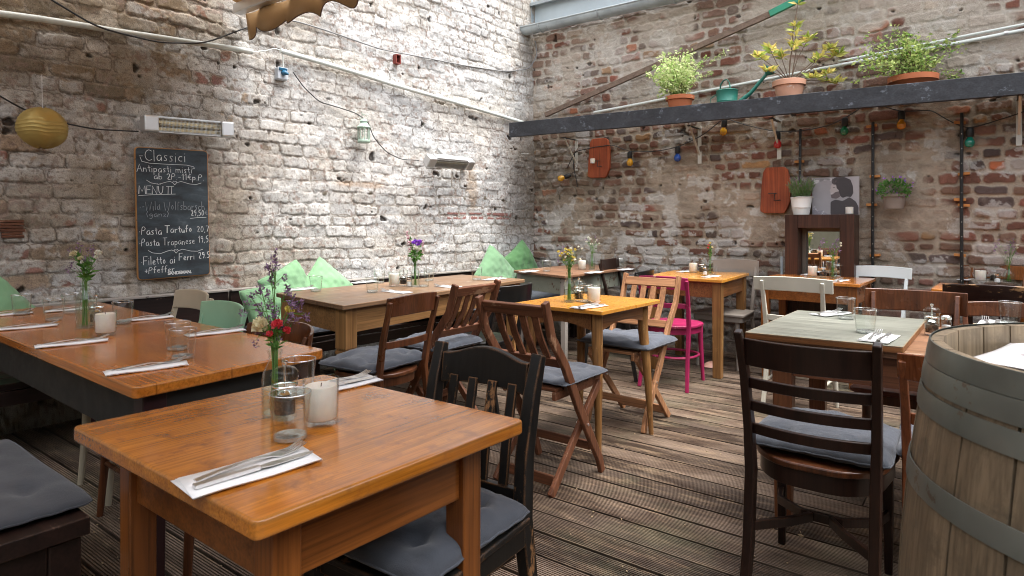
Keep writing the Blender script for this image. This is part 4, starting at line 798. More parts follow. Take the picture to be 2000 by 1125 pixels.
def big_leaf_plant(pt):
    t = thing('potted_laurel', 'loose yellow-orange leaved laurel in a pale terracotta pot', 'potted plant', pt); g = MB(); g.lathe(potp(.128, .17), 28, cap1=False); g.build('pot', M['terra2'], t)
    g = MB(); g.lathe([(.11, .15), (.005, .156)], 20, cap0=False, cap1=True); g.build('soil', plain('potting_soil', (.03, .02, .014), .95), t); gs = MB(); gl = MB()
    for e in [(-.26, 0, .38), (-.16, 0, .44), (.02, -.05, .46), (.16, 0, .52), (.05, 0, .62), (.10, 0, .95), (.34, 0, .44), (.42, .02, .40), (.22, -.05, .34), (.30, -.05, .22), (.17, -.08, .18), (-.20, -.06, .24), (.40, 0, .16), (-.05, .05, .40)]:
        e = Vector(e); b_ = Vector((rs.uniform(-.02, .02), 0, .15)); mid = b_.lerp(e, .5) + Vector((rs.uniform(-.03, .03), rs.uniform(-.03, .03), .02)); gs.tube([b_, mid, e], [.005, .0035, .002], 5)
        for q, cnt in ((1.0, 13), (.8, 6), (.6, 3)):
            c_ = mid.lerp(e, q)
            for j in range(cnt):
                a = 2 * math.pi * j / cnt + rs.random(); leaf(gl, c_, Vector((math.cos(a), math.sin(a), rs.uniform(.0, .9))).normalized(), rs.uniform(.06, .095), .36, rs)
    gs.build('stems', M['twig'], t); gl.build('foliage', M['leafo'], t, smooth=False)
big_leaf_plant(shelf_top(1541, .13))
bush(shelf_top(1783, .21), 'potted_shrub', 'wide light green shrub in a low terracotta bowl, right of the laurel', [(.10, 0), (.15, .07), (.165, .075), (.168, .115), (.155, .118), (.14, .09)], M['terra'], .004, None, M['leafy'], rs, nst=40, sz=(.36, .20, .20), h0=.15, ln=.032, nl=1700, tilt=(-.06, 0), sprigs=[(-.45, 0, .08), (-.42, 0, .16), (-.15, 0, .50), (-.08, 0, .46), (.36, 0, .46), (.42, 0, .14), (.34, 0, .10), (-.36, 0, .3)])
# watering can (body, handle, spout with rose) on the shelf
pt = shelf_top(1420, .12); t = thing('watering_can', 'green enamelled watering can with long spout on the shelf', 'watering can', pt, math.atan2(du.y, du.x) )
g = MB(); g.lathe([(.088, 0), (.09, .006), (.088, .03), (.085, .035), (.088, .05), (.085, .055), (.09, .135), (.094, .14), (.088, .145), (.08, .135)], 30, cap1=False); g.build('body', M['tin_green'], t)
g = MB(); g.sweep([(-.06, 0, .14), (-.055, 0, .20), (-.03, 0, .235), (0, 0, .24), (.02, 0, .21), (.03, 0, .14)], (0, 1, 0), .03, .004); g.tube([(-.09, 0, .12), (-.14, 0, .09), (-.14, 0, .05), (-.09, 0, .03)], .004, 6); g.build('handle', M['tin_green'], t)
g = MB(); g.tube([(.085, 0, .02), (.20, -.01, .10), (.33, -.02, .24)], [.02, .016, .013], 10); g.build('spout', M['tin_green'], t)
g = MB(); g.tube([(.325, -.02, .235), (.35, -.022, .262), (.365, -.023, .275)], [.014, .046, .05], 16); g.build('rose', M['tin_green'], t)
g = MB(); g.box((0, 0, .02), (.10, .03, .04)); o = g.build('plant_tray', M['iron'], None, bevel=.004); o.location = shelf_top(1592, .05); o.rotation_euler = (0, 0, math.atan2(du.y, du.x)); tag(o, 'small black box on the shelf right of the laurel pot', 'box')
# mirror in its deep dark frame, standing against the back wall
def mirror_frame():
    D = .26; a = WB(1538, 420, 0); s0_ = _on(DB, 1546); s1_ = _on(DB, 1697)
    YF = None
    # front plane D in front of the wall
    def front(px): r = (px - 1000) / FPX; q = C0 + NB * D; k = (r * q.y - q.x) / (DB.x - r * DB.y); return k
    k0, k1 = front(1533), front(1668); wv = k1 - k0; p = C0 + NB * D + DB * k0; Yd = (p + DB * wv / 2).y; ztop = CAMH + (433 - 419) * Yd / FPX
    ox = C0 + DB * (k0 + wv / 2) + NB * .02
    t = thing('mirror_cabinet', 'deep dark brown box frame with a mirror, standing against the back wall', 'mirror', (ox.x, ox.y, 0), WBZ)
    fr = .10; d_ = D - .02
    g = MB()
    for sx in (-1, 1): g = MB(); g.box((sx * (wv / 2 - fr / 2), d_ / 2, ztop / 2), (fr, d_, ztop)); g.build('side_board', M['darkbrown_x'], t, bevel=.003)
    g = MB(); g.box((0, d_ / 2, ztop - .055), (wv - 2 * fr - .001, d_ - .004, .11)); g.build('top_board', M['darkbrown_x'], t, bevel=.003)
    g = MB(); g.box((0, d_ / 2, .32), (wv - 2 * fr - .001, d_ - .004, .64)); g.build('base_board', M['darkbrown_x'], t, bevel=.003)
    g = MB(); iw = wv - 2 * fr; z0, z1 = .64, ztop - .11
    for sx in (-1, 1): g.box((sx * (iw / 2 - .016), .055, (z0 + z1) / 2), (.03, .05, z1 - z0 - .002))
    g.box((0, .054, z1 - .016), (iw - .064, .048, .03)); g.build('inner_frame', M['benchtrim2'], t)
    g = MB(); g.box((0, .045, (z0 + z1) / 2), (iw - .064, .006, z1 - z0 - .002)); g.build('mirror_glass', M['mirror'], t)
    return t, ox, wv, ztop, d_
M['darkbrown_x'] = wood('dark_red_brown_cabinet_wood', (.030, .011, .007), (.070, .028, .016), 2, .4, .1, blotch=.3); M['benchtrim2'] = paint('grey_brown_inner_frame', (.16, .13, .10), .6)
t, ox, MW, MZ, MD = mirror_frame()
Rm = Matrix.Rotation(WBZ, 3, 'Z'); ontop = lambda x_, y_: ox + Rm @ Vector((x_, y_, 0)) + Vector((0, 0, MZ + .001))
def topx(px, yoff):                                             # local x on top of the cabinet seen at photo column px
    r = (px - 1000) / FPX; q = ox + Rm @ Vector((0, yoff, 0)); dl = Rm @ Vector((1, 0, 0)); return (r * q.y - q.x) / (dl.x - r * dl.y)
a_ = WB(1534, 500, .12); g = MB(); g.tube([(0, 0, 0), (.005, .01, a_.z)], .012, 8); o = g.build('painted_pole', paint('pale_blue_paint', (.50, .58, .62), .5)); o.location = (a_.x, a_.y, 0); tag(o, 'thin pale blue pole leaning against the wall left of the mirror cabinet', 'pole')
# bucket with lavender
pt = ontop(topx(1565, .14), .14); rs = random.Random(31)
t = thing('lavender_bucket', 'white ribbed metal bucket of grey-green lavender on the mirror cabinet', 'potted plant', pt)
g = MB(); g.lathe([(.062, 0), (.070, .05), (.074, .052), (.072, .058), (.076, .062), (.074, .068), (.084, .138), (.089, .142), (.084, .146), (.078, .13)], 28, cap1=False); g.build('bucket', M['whitetin'], t)
g = MB(); g.tube([(.086 * math.cos(rad(a)), -.03 - .055 * math.sin(rad(a)), .14 + .012 * math.sin(rad(a))) for a in range(0, 181, 15)], .0022, 5); g.build('handle', M['galv'], t)
gs = MB(); gl = MB(); gf = MB()
for k in range(110):
    a = rs.uniform(0, 6.28); r_ = rs.random() ** .5; e = Vector((math.cos(a) * r_ * .11, math.sin(a) * r_ * .11, .20 + .10 * rs.random() + .05 * (1 - r_))); b_ = Vector((math.cos(a) * r_ * .05, math.sin(a) * r_ * .05, .12)); gs.tube([b_, b_.lerp(e, .5) + Vector((0, 0, .01)), e], .0012, 4, False)
    for j in range(9): q = rs.random(); leaf(gl, b_.lerp(e, q), (Vector((math.cos(a), math.sin(a), 1.2)) + Vector((rs.uniform(-.8, .8), rs.uniform(-.8, .8), 0))).normalized(), .026, .16, rs)
    if rs.random() < .6:
        for j in range(3): leaf(gf, e + Vector((0, 0, -.008 * j)), Vector((rs.uniform(-1, 1), rs.uniform(-1, 1), .8)).normalized(), .011, .6, rs)
gs.build('stems', M['stem'], t); gl.build('foliage', leafm('sage_leaf', (.10, .15, .07), (.24, .28, .15), .2), t, smooth=False); gf.build('blossoms', M['purple'], t, smooth=False)
# photo print: a plain flat print of a man's profile in greys
def photo_print():
    xl, xr = topx(1586, .06), topx(1678, .06); wv = abs(xr - xl); cx = (xl + xr) / 2; hv = .31; sgn = 1 if xr > xl else -1
    t = thing('photo_print', 'unframed black and white print of a smiling long-haired man in profile', 'photo print', ontop(cx, .05), WBZ); t.rotation_euler = (rad(0), 0, WBZ)
    g = MB(); g.box((0, 0, hv / 2), (wv, .006, hv)); g.build('print_board', paint('pale_grey_print', (.36, .33, .335), .5, var=.1, scale=4), t)
    def sh(nm, P, m_, y_): g = MB(); g.slab([(sgn * (x_ - .5) * wv, z_ * hv) for x_, z_ in P], (0, y_, 0), (1, 0, 0), (0, 0, 1), (0, 1, 0), .0004); g.build(nm, m_, t)
    sm = round_poly([(.02, .72), (.10, .86), (.3, .93), (.46, .88), (.42, .98), (0.02, .98)], .03, 3)
    sh('print_foliage', sm, paint('mid_grey_print', (.22, .20, .20), .5, chip=(.5, .47, .47), amt=1.2, scale=30), .0034)
    sh('print_blur', [(.0, 0), (.0, .2), (.06, .24), (.12, .10), (.22, .12), (.30, .04), (.36, 0)], paint('print_grey', (.28, .26, .28), .5, chip=(.55, .52, .54), amt=1.0), .0034)
    sh('print_shirt', round_poly([(.40, 0), (.40, .34), (.50, .40), (.66, .36), (.80, .46), (.93, .34), (.985, .2), (.985, 0)], .03, 3), paint('print_dark', (.06, .048, .05), .5), .0035)
    sh('print_face', round_poly([(.44, .84), (.40, .76), (.405, .70), (.375, .635), (.40, .615), (.395, .585), (.41, .57), (.40, .545), (.415, .53), (.42, .45), (.50, .415), (.60, .45), (.66, .62), (.6, .86)], .010, 2), paint('print_light', (.46, .40, .39), .5), .0040)
    sh('print_beard', round_poly([(.405, .53), (.45, .545), (.50, .60), (.58, .62), (.60, .47), (.52, .42), (.42, .44)], .010, 2), paint('print_mid_dark', (.12, .09, .09), .5), .0045)
    sh('print_hair', round_poly([(.43, .84), (.42, .93), (.52, 1.0), (.68, 1.0), (.82, .92), (.87, .75), (.88, .56), (.83, .46), (.74, .48), (.66, .44), (.60, .5), (.57, .66), (.53, .70), (.52, .80), (.46, .80)], .022, 3), paint('print_hair_dark', (.045, .036, .038), .45, chip=(.10, .08, .08), amt=.7), .0050)
    sh('print_eye', [(.445, .72), (.475, .73), (.50, .715), (.47, .708)], paint('print_eye_dark', (.03, .025, .025), .5), .0048)
    sh('print_smile', [(.402, .565), (.44, .572), (.46, .59), (.44, .582), (.403, .574)], paint('print_smile_light', (.7, .66, .65), .5), .0052)
photo_print()
pt = ontop(topx(1659, .16), .16); t = thing('candle_glass', 'small white candle in a clear glass on top of the mirror cabinet', 'candle', pt)
g = MB(); g.lathe([(.030, 0), (.032, .004), (.033, .075)], 20, cap1=False); g.build('glass', M['glass'], t); g = MB(); g.lathe([(.029, .006), (.029, .058), (.02, .06)], 18); g.build('candle', M['wax'], t)
# pot hanging on the wall
p = WB(1750, 408, .13); rs = random.Random(41); t = thing('hanging_pot', 'taupe pot of dark green violet-flowering plant hung on the brick wall', 'potted plant', p)
g = MB(); g.lathe([(.066, 0), (.078, .09), (.086, .092), (.087, .115), (.078, .115)], 26, cap1=False); g.build('pot', M['pot'], t); g = MB(); g.tube([(0, .06, .10), (0, .13, .12)], .004, 6); g.build('hook', M['iron'], t)
gl = MB(); leaves(gl, (0, 0, .145), 800, .115, .10, .085, .018, rs, .5, wdr=.75); gl.v = [(x_, y_, max(z_, .07)) for x_, y_, z_ in gl.v]; gl.build('foliage', M['leaf'], t, smooth=False)
gf = MB(); leaves(gf, (0, -.01, .16), 60, .13, .12, .09, .014, rs, .95, wdr=.9); gf.build('blossoms', M['violet'], t, smooth=False)

# ------------------------------------------------------------------ awning over the near left of the yard
P0 = G(470, 24, 2.70); 
Q0 = P0 + DB * 5.0
t = thing('awning', 'beige cloth awning with scalloped valance and aluminium front bar', 'awning', P0, math.atan2(DB.y, DB.x))
# local: x along the front bar, -y away from the yard (towards the house)
g = MB(); g.box((2.5, 0, .03), (5.1, .07, .075)); g.build('front_bar', M['alu'], t, bevel=.01)
g = MB(); nx, ny = 40, 10; vs = []; fs = []
for i in range(nx + 1):
    for j in range(ny + 1): vs.append((5.0 * i / nx, -.03 - 3.0 * j / ny, .06 + .95 * j / ny - .05 * math.sin(math.pi * j / ny)))
fs = [(i * (ny + 1) + j, (i + 1) * (ny + 1) + j, (i + 1) * (ny + 1) + j + 1, i * (ny + 1) + j + 1) for i in range(nx) for j in range(ny)]
g.add(vs, fs)
m, tt2, b, o = mat('awning_canopy'); b.inputs["Base Color"].default_value = (.44, .30, .17, 1); b.inputs["Roughness"].default_value = .9
tl = tt2.nodes.new("ShaderNodeBsdfTranslucent"); tl.inputs[0].default_value = (.55, .40, .24, 1); mx = tt2.nodes.new("ShaderNodeMixShader"); mx.inputs[0].default_value = .5
tt2.links.new(b.outputs[0], mx.inputs[1]); tt2.links.new(tl.outputs[0], mx.inputs[2]); tt2.links.new(mx.outputs[0], o.inputs[0])
cn = g.build('canopy', m, t); so = cn.modifiers.new('th', 'SOLIDIFY'); so.thickness = .003
g = MB(); n = 200; vs = []; yv = .04
for i in range(n + 1):
    x_ = 5.0 * i / n; dz = .155 + .028 * math.cos(2 * math.pi * x_ / .29); vs += [(x_, yv + .018 * math.sin(x_ * 17), 0.0), (x_, yv + .030 * math.sin(x_ * 17 + .5), -dz * .5), (x_, yv + .038 * math.sin(x_ * 17 + .8), -dz)]
g.add(vs, [(3 * i + k, 3 * i + 3 + k, 3 * i + 4 + k, 3 * i + 1 + k) for i in range(n) for k in (0, 1)]); vl = g.build('valance', m, t); so = vl.modifiers.new('th', 'SOLIDIFY'); so.thickness = .003
g = MB(); g.tube([vs[3 * i + 2] for i in range(n + 1)], .0035, 5); g.build('valance_piping', plain('brown_piping', (.08, .035, .025), .7), t)
for x_ in (.35, 3.9): g = MB(); g.sweep([(x_, -.04, .03), (x_ + .7, -1.2, .30), (x_, -2.9, .85)], (0, 0, 1), .05, .035); g.build('arm', M['alu'], t, bevel=.006)

# ------------------------------------------------------------------ bench along the left wall
BZ = math.atan2(NA.y, NA.x) - rad(90); bt = thing('wall_bench', 'long dark wooden bench with backboard along the left wall', 'bench', aA(2.45, .0), BZ)
# local: y into the room, x = -(s-2.45)*SXA
XA = (Matrix.Rotation(BZ, 3, 'Z') @ Vector((1, 0, 0))).dot(DA); XA = 1 if XA > 0 else -1
bx_ = lambda s: (s - 2.45) * XA
for s0, s1 in ((.10, 1.75), (1.76, 3.5), (3.51, 5.6)):
    c = (bx_(s0) + bx_(s1)) / 2; L = s1 - s0 - .004; g = MB(); g.box((c, .085, .575), (L, .035, .26)); g.build('backboard', M['bench'], bt, bevel=.004)
    g = MB(); g.box((c, .075, .712), (L, .085, .014)); g.build('ledge', M['benchtrim'], bt, bevel=.003)
    for k in range(4): g = MB(); g.box((c, .19 + k * .165, .405), (L, .155, .032)); g.build('seat_plank', M['bench'], bt, bevel=.004)
    g = MB(); g.box((c, .755, .35), (L, .028, .07)); g.build('front_rail', M['bench'], bt, bevel=.004)
for s in (.2, 1.2, 2.2, 3.2, 4.2, 5.4):
    for y_ in (.16, .70): g = MB(); g.box((bx_(s), y_, .195), (.06, .06, .385)); g.build('leg', M['bench'], bt, bevel=.004)
# ---- cushions
def cushion(name, label, cat, w_, d_, h_, m, seed, tuft=True, corner=0, pinch=.35, wr=1.0, n=30, group=None, edge=.004, piping=True):
    rs = random.Random(seed); vs = []; ex = 4.0 if tuft else 2.2; f1 = [rs.uniform(0, 6.28) for _ in range(12)]
    tf = [(-.5, -.5), (.5, -.5), (.5, .5), (-.5, .5), (0, 0)] if tuft else []
    def hf(u, v):
        e = (max(0, 1 - abs(u) ** ex)) ** .5 * (max(0, 1 - abs(v) ** ex)) ** .5
        w1 = .10 * math.sin(3.1 * u + f1[0] + 1.3 * v) + .08 * math.sin(5.3 * v + f1[1] + 2.1 * u) + .05 * math.sin(11 * u + 7 * v + f1[2]) + .045 * math.sin(-9 * u + 13 * v + f1[3]) + .03 * math.sin(21 * u - 4 * v + f1[4]) + .03 * math.sin(25 * v + 9 * u + f1[5])
        h = e * (1 + w1 * wr)
        for a, b_ in tf: h -= .55 * math.exp(-((u - a) ** 2 + (v - b_) ** 2) / .012) + .18 * math.exp(-((u - a) ** 2 + (v - b_) ** 2) / .08)
        if tuft: h -= .10 * (math.exp(-(abs(abs(u) - .5)) ** 2 / .004) * (abs(v) < .98) + math.exp(-(abs(abs(v) - .5)) ** 2 / .004))
        return max(h, .0)
    for side in (1, -1):
        for i in range(n + 1):
            for j in range(n + 1):
                u, v = -1 + 2 * i / n, -1 + 2 * j / n; u = math.sin(u * math.pi / 2) * .6 + u * .4; v = math.sin(v * math.pi / 2) * .6 + v * .4
                k = 1 - pinch * .16 * ((1 - u * u) * abs(v) ** 3 + 0); k2 = 1 - pinch * .16 * ((1 - v * v) * abs(u) ** 3)
                cr_ = 1 - .07 * (abs(u * v)) ** 5; x_, y_ = u * w_ / 2 * k2 * cr_, v * d_ / 2 * k * cr_
                rf = .0009 * math.sin(23 * u + f1[6]) * abs(v) ** 6 + .0009 * math.sin(21 * v + f1[7]) * abs(u) ** 6
                z_ = h_ * .5 * hf(u, v) * (1.0 if side == 1 else -.55) + side * .002 + rf + h_ * .30
                z_ += corner * max(0, u) ** 3 * max(0, v) ** 3
                vs.append((x_ + rf, y_ + rf, z_))
    N1 = (n + 1) ** 2; q = lambda s_, i, j: s_ * N1 + i * (n + 1) + j
    fs = [(q(0, i, j), q(0, i + 1, j), q(0, i + 1, j + 1), q(0, i, j + 1)) for i in range(n) for j in range(n)] + [(q(1, i, j), q(1, i, j + 1), q(1, i + 1, j + 1), q(1, i + 1, j)) for i in range(n) for j in range(n)]
    for i in range(n): fs += [(q(0, i, 0), q(1, i, 0), q(1, i + 1, 0), q(0, i + 1, 0)), (q(0, i, n), q(0, i + 1, n), q(1, i + 1, n), q(1, i, n)), (q(0, 0, i), q(0, 0, i + 1), q(1, 0, i + 1), q(1, 0, i)), (q(0, n, i), q(1, n, i), q(1, n, i + 1), q(0, n, i + 1))]
    g = MB(); g.add(vs, fs); o = g.build(name, m, None, ang=80)
    E_ = [(i, 0) for i in range(n)] + [(n, j) for j in range(n)] + [(i, n) for i in range(n, 0, -1)] + [(0, j) for j in range(n, -1, -1)]
    P_ = [(Vector(vs[q(0, i, j)]) + Vector(vs[q(1, i, j)])) / 2 for i, j in E_]; g = MB(); g.tube(P_, .0028, 6, False); g.build('seam', m, o)
    return tag(o, label, cat, group)
def put(o, p, rz=0, rx=0, ry=0): o.location = p; o.rotation_euler = (rx, ry, rz); return o
zs_ = .422
for i, (s, off, lab) in enumerate(((.62, .47, 'blue-grey seat pad on the bench in the corner under the painted table'), (2.02, .5, 'blue-grey seat pad on the bench behind the pine table'), (3.02, .48, 'blue-grey seat pad on the bench below the leaning green pillow'), (4.35, .50, 'dark blue-grey seat pad on the bench at the left edge of the photo'))):
    put(cushion('seat_cushion', lab, 'cushion', .95 if i != 3 else .5, .56, .09, M['cush2' if i == 3 else 'cush'], 50 + i, group='seat pads on the wall bench'), aA(s, off, zs_), BZ)
# green pillows: (s, off, height of centre, roll, lean)
def pillow(label, p, face, roll, lean, m, seed, sz=.42, h=.19):
    o = cushion('pillow', label, 'pillow', sz, sz, h, m, seed, False, 0, .55, .75, n=36, group='green pillows on the wall bench')
    mt = Matrix.Translation(p) @ Matrix.Rotation(face, 4, 'Z') @ Matrix.Rotation(rad(90 - lean), 4, 'X') @ Matrix.Rotation(rad(roll), 4, 'Z'); o.matrix_world = mt; o.location = p; o.rotation_euler = mt.to_euler(); return o
FA = math.atan2(NA.y, NA.x) + rad(90)
pillow('light green pillow at the far left behind the long orange table', WA(-28, 634, .24), FA, 40, 14, M['pillow'], 1)
pillow('light green pillow slumped low with its corner on the bench, behind the dried flowers', WA(486, 604, .30), FA, 8, 22, M['pillow'], 2, .40)
pillow('light green pillow upright behind the left end of the pine table', WA(534, 568, .18), FA, 24, 14, M['pillow'], 3, .38)
pillow('light green pillow pointing up between the water glasses', WA(601, 566, .20), FA, 47, 14, M['pillow'], 4, .40)
pillow('light green pillow pointing up near the room corner', WA(918, 536, .30), FA, 45, 14, M['pillow'], 5, .46)
pillow('darker leaf green pillow deepest in the room corner', WA(988, 520, .16), FA, 30, 10, M['pillow2'], 6, .44)

# ------------------------------------------------------------------ tables
ZT = .76
def table(label, pts, ax_deg, top, leg, apr, lw=.06, th=.03, ah=.10, style='square', overhang=.035, rad_c=.015, z=ZT, boards=None, arch=0, taper=.8):
    """pts: four corner points on the ground plan; ax_deg: direction of the local x axis"""
    W4 = [Vector((p.x, p.y)) for p in pts]; c = sum(W4, Vector((0, 0))) / 4; a = rad(ax_deg); rot = Matrix.Rotation(-a, 2)
    L = [rot @ (p - c) for p in W4]
    if sum(L[i].x * L[(i + 1) % 4].y - L[(i + 1) % 4].x * L[i].y for i in range(4)) < 0: L = L[::-1]
    t = thing('dining_table', label, 'table', (c.x, c.y, 0), a)
    g = MB(); g.prism(round_poly(L, rad_c, 4), z - th, z); g.build('tabletop', top, t, bevel=min(.006, th * .2), segs=3)
    def inset(P, d): 
        out = []
        for i in range(4):
            p = P[i]; u = (P[i - 1] - p).normalized(); v = (P[(i + 1) % 4] - p).normalized(); out.append(p + (u + v) * d)
        return out
    I = inset(L, overhang + lw / 2)
    for p in I:
        g = MB(); zt = z - th - .001; out = p.normalized()
        if style == 'round':
            q0, q1 = p, p + out * .05; k_ = 10; g.tube([(q0.x, q0.y, zt), (q0.x, q0.y, zt - .14), ((q0.x + q1.x) / 2, (q0.y + q1.y) / 2, zt / 2), (q1.x, q1.y, 0.0)], [lw * .5, lw * .52, lw * .42, lw * .24], 14)
        elif style == 'ring':
            def sq(z0, z1, w0, w1): 
                a_, b_ = w0 / 2, w1 / 2; g.add([(p.x + x_ * a_, p.y + y_ * a_, z0) for x_, y_ in ((-1, -1), (1, -1), (1, 1), (-1, 1))] + [(p.x + x_ * b_, p.y + y_ * b_, z1) for x_, y_ in ((-1, -1), (1, -1), (1, 1), (-1, 1))], [(3, 2, 1, 0), (4, 5, 6, 7), (0, 1, 5, 4), (1, 2, 6, 5), (2, 3, 7, 6), (3, 0, 4, 7)])
            sq(z - th - .22, zt, lw, lw); sq(z - th - .228, z - th - .2201, lw * .86, lw * .98); sq(z - th - .248, z - th - .2281, lw * 1.02, lw * 1.02); sq(z - th - .256, z - th - .2481, lw * .98, lw * .86); sq(0, z - th - .2561, lw * .66, lw * .98)
        else:
            a_ = lw / 2; b_ = lw / 2 * taper; vs = [(p.x + x_ * b_, p.y + y_ * b_, 0) for x_, y_ in ((-1, -1), (1, -1), (1, 1), (-1, 1))] + [(p.x + x_ * a_, p.y + y_ * a_, z - th - ah) for x_, y_ in ((-1, -1), (1, -1), (1, 1), (-1, 1))] + [(p.x + x_ * a_, p.y + y_ * a_, zt) for x_, y_ in ((-1, -1), (1, -1), (1, 1), (-1, 1))]
            fs = [(3, 2, 1, 0), (8, 9, 10, 11)] + [(4 * k + i, 4 * k + (i + 1) % 4, 4 * k + 4 + (i + 1) % 4, 4 * k + 4 + i) for k in (0, 1) for i in range(4)]; g.add(vs, fs)
        g.build('leg', leg, t, bevel=.004 if style != 'round' else 0)
    for i in range(4):
        p, q = I[i], I[(i + 1) % 4]; d = (q - p).normalized(); nrm = Vector((d.y, -d.x)); o_ = lw / 2 - .009 - .004
        a0 = p + d * (lw / 2 * .98) + nrm * o_; a1 = q - d * (lw / 2 * .98) + nrm * o_; Lx = (a1 - a0).length; z1 = z - th - .001; n = 14
        poly = [(0, z1), (0, z1 - ah)] + ([(Lx * (k / n), z1 - ah + arch * math.sin(math.pi * k / n)) for k in range(1, n)] if arch else []) + [(Lx, z1 - ah), (Lx, z1)]
        g = MB(); g.slab(poly, (a0.x, a0.y, 0), (d.x, d.y, 0), (0, 0, 1), (nrm.x, nrm.y, 0), -.018); g.build('apron', apr, t, bevel=.002 if not arch else 0)
    return t
TP = lambda *xy: [G(x, y, ZT) for x, y in xy]
T1p = TP((498, 1021), (1025, 819), (633, 730), (140, 832))
table('small square varnished orange table in the foreground', T1p, 50.5, M['orange_top'], M['orange_leg'], M['orange_apron'], lw=.056, th=.032, ah=.125, overhang=.066, rad_c=.016, taper=.95)
T2p = TP((261, 757), (634, 681.5), (192, 589)); T2p.append(T2p[0] + (T2p[2] - T2p[1]))
table('long red-orange varnished table with black apron at the left', T2p, 141.3, M['orange_top2'], M['purpleleg'], M['blackapron'], lw=.065, th=.034, ah=.15, overhang=.04, rad_c=.02)
T3p = TP((669.5, 597), (1026, 545), (902, 536), (538, 572))
table('long worn pine farmhouse table in front of the white wall', T3p, 57.5, M['pine_top'], M['pine'], M['pine_apron'], lw=.082, th=.026, ah=.135, style='ring', overhang=.03)
N4 = Vector((.43, 5.15, 0)); T4p = [N4, N4 + Vector((.70, .93, 0)), N4 + Vector((.70 - .40, .93 + .58, 0)), N4 + Vector((-.42, .60, 0))]
table('old brown-topped table with peeling green-grey apron in the corner', T4p, 53, M['browntop'], M['benchtrim'], M['greentable'], lw=.05, th=.022, ah=.14, overhang=.03)
N5, R5, L5 = TP((1176, 608), (1291, 585), (1010, 592)); T5p = [N5, R5, R5 + (L5 - N5) * 1.05, N5 + (L5 - N5) * 1.05]
table('small honey-yellow table with round tapered legs in the middle', T5p, 50, M['honey_top'], M['oak_leg'], M['oak_apron'], lw=.055, th=.022, ah=.09, style='round', overhang=.045, arch=.03)
N6, L6 = TP((1412, 546.7), (1258.7, 538)); d6 = unit((.56, .828, 0)); T6p = [N6, N6 + d6 * .80, L6 + d6 * .74, L6]
table('square honey-yellow table with sturdy legs by the back wall', T6p, 56, M['honey_top'], M['oak_leg'], M['oak_apron'], lw=.07, th=.026, ah=.12, overhang=.02, taper=.92)
L7, F7 = TP((1461, 648), (1561, 606)); e7 = unit((.83, -.56, 0)); w7 = F7 - L7; T7p = [L7 + e7 * .02 + w7 * .02, L7 + w7 * .98 + e7 * .02, L7 + w7 * .98 + e7 * 1.45, L7 + w7 * .02 + e7 * 1.45]
table('long red-brown table under two grey boards at the right', T7p, 146, M['browntop'], M['redoak'], M['redoak_x'], lw=.075, th=.026, ah=.12, overhang=.05, z=ZT - .026)
for k, (a0, a1, lab) in enumerate(((-.01, .53, 'weathered grey board laid on the left end of the long right table'), (.70, 1.42, 'weathered grey board laid on the far end of the long right table, behind the barrel'))):
    P = [L7 + e7 * a0 - w7 * .012, L7 + e7 * a1 - w7 * .012, L7 + e7 * a1 + w7 * 1.01, L7 + e7 * a0 + w7 * 1.01]; c = sum(P, Vector()) / 4; g = MB(); rot = Matrix.Rotation(-rad(146), 2)
    PP = round_poly([rot @ (p - c).to_2d() for p in P], .01, 3); g.prism(PP, 0, .021); o = g.build('table_board', M['oak_apron'], None, bevel=.002); g2 = MB(); g2.prism(PP, .0213, .0248); g2.build('top_surface', M['greyboard'], o, bevel=.001); o.location = (c.x, c.y, ZT - .0255); o.rotation_euler = (0, 0, rad(146)); tag(o, lab, 'board', 'grey boards on the right table')
N8, L8 = TP((1680, 555), (1500, 545)); d8 = unit((.63, .777, 0)); L8 = N8 + (L8 - N8).normalized() * .72; T8p = [N8, N8 + d8 * .60, L8 + d8 * .56, L8]
table('small orange table in front of the mirror', T8p, 52, M['orange_top2'], M['orange_leg'], M['orange_apron'], lw=.06, th=.026, ah=.13, overhang=.025)
L9 = G(1818, 563.5, ZT); e9 = unit((.80, -.60, 0)); d9 = unit((.63, .777, 0)); T9p = [L9, L9 + e9 * .85, L9 + e9 * .85 + d9 * .52, L9 + d9 * .52]
table('orange table at the far right edge of the photo', T9p, 143, M['orange_top2'], M['orange_leg'], M['orange_apron'], lw=.06, th=.026, ah=.13, overhang=.025)
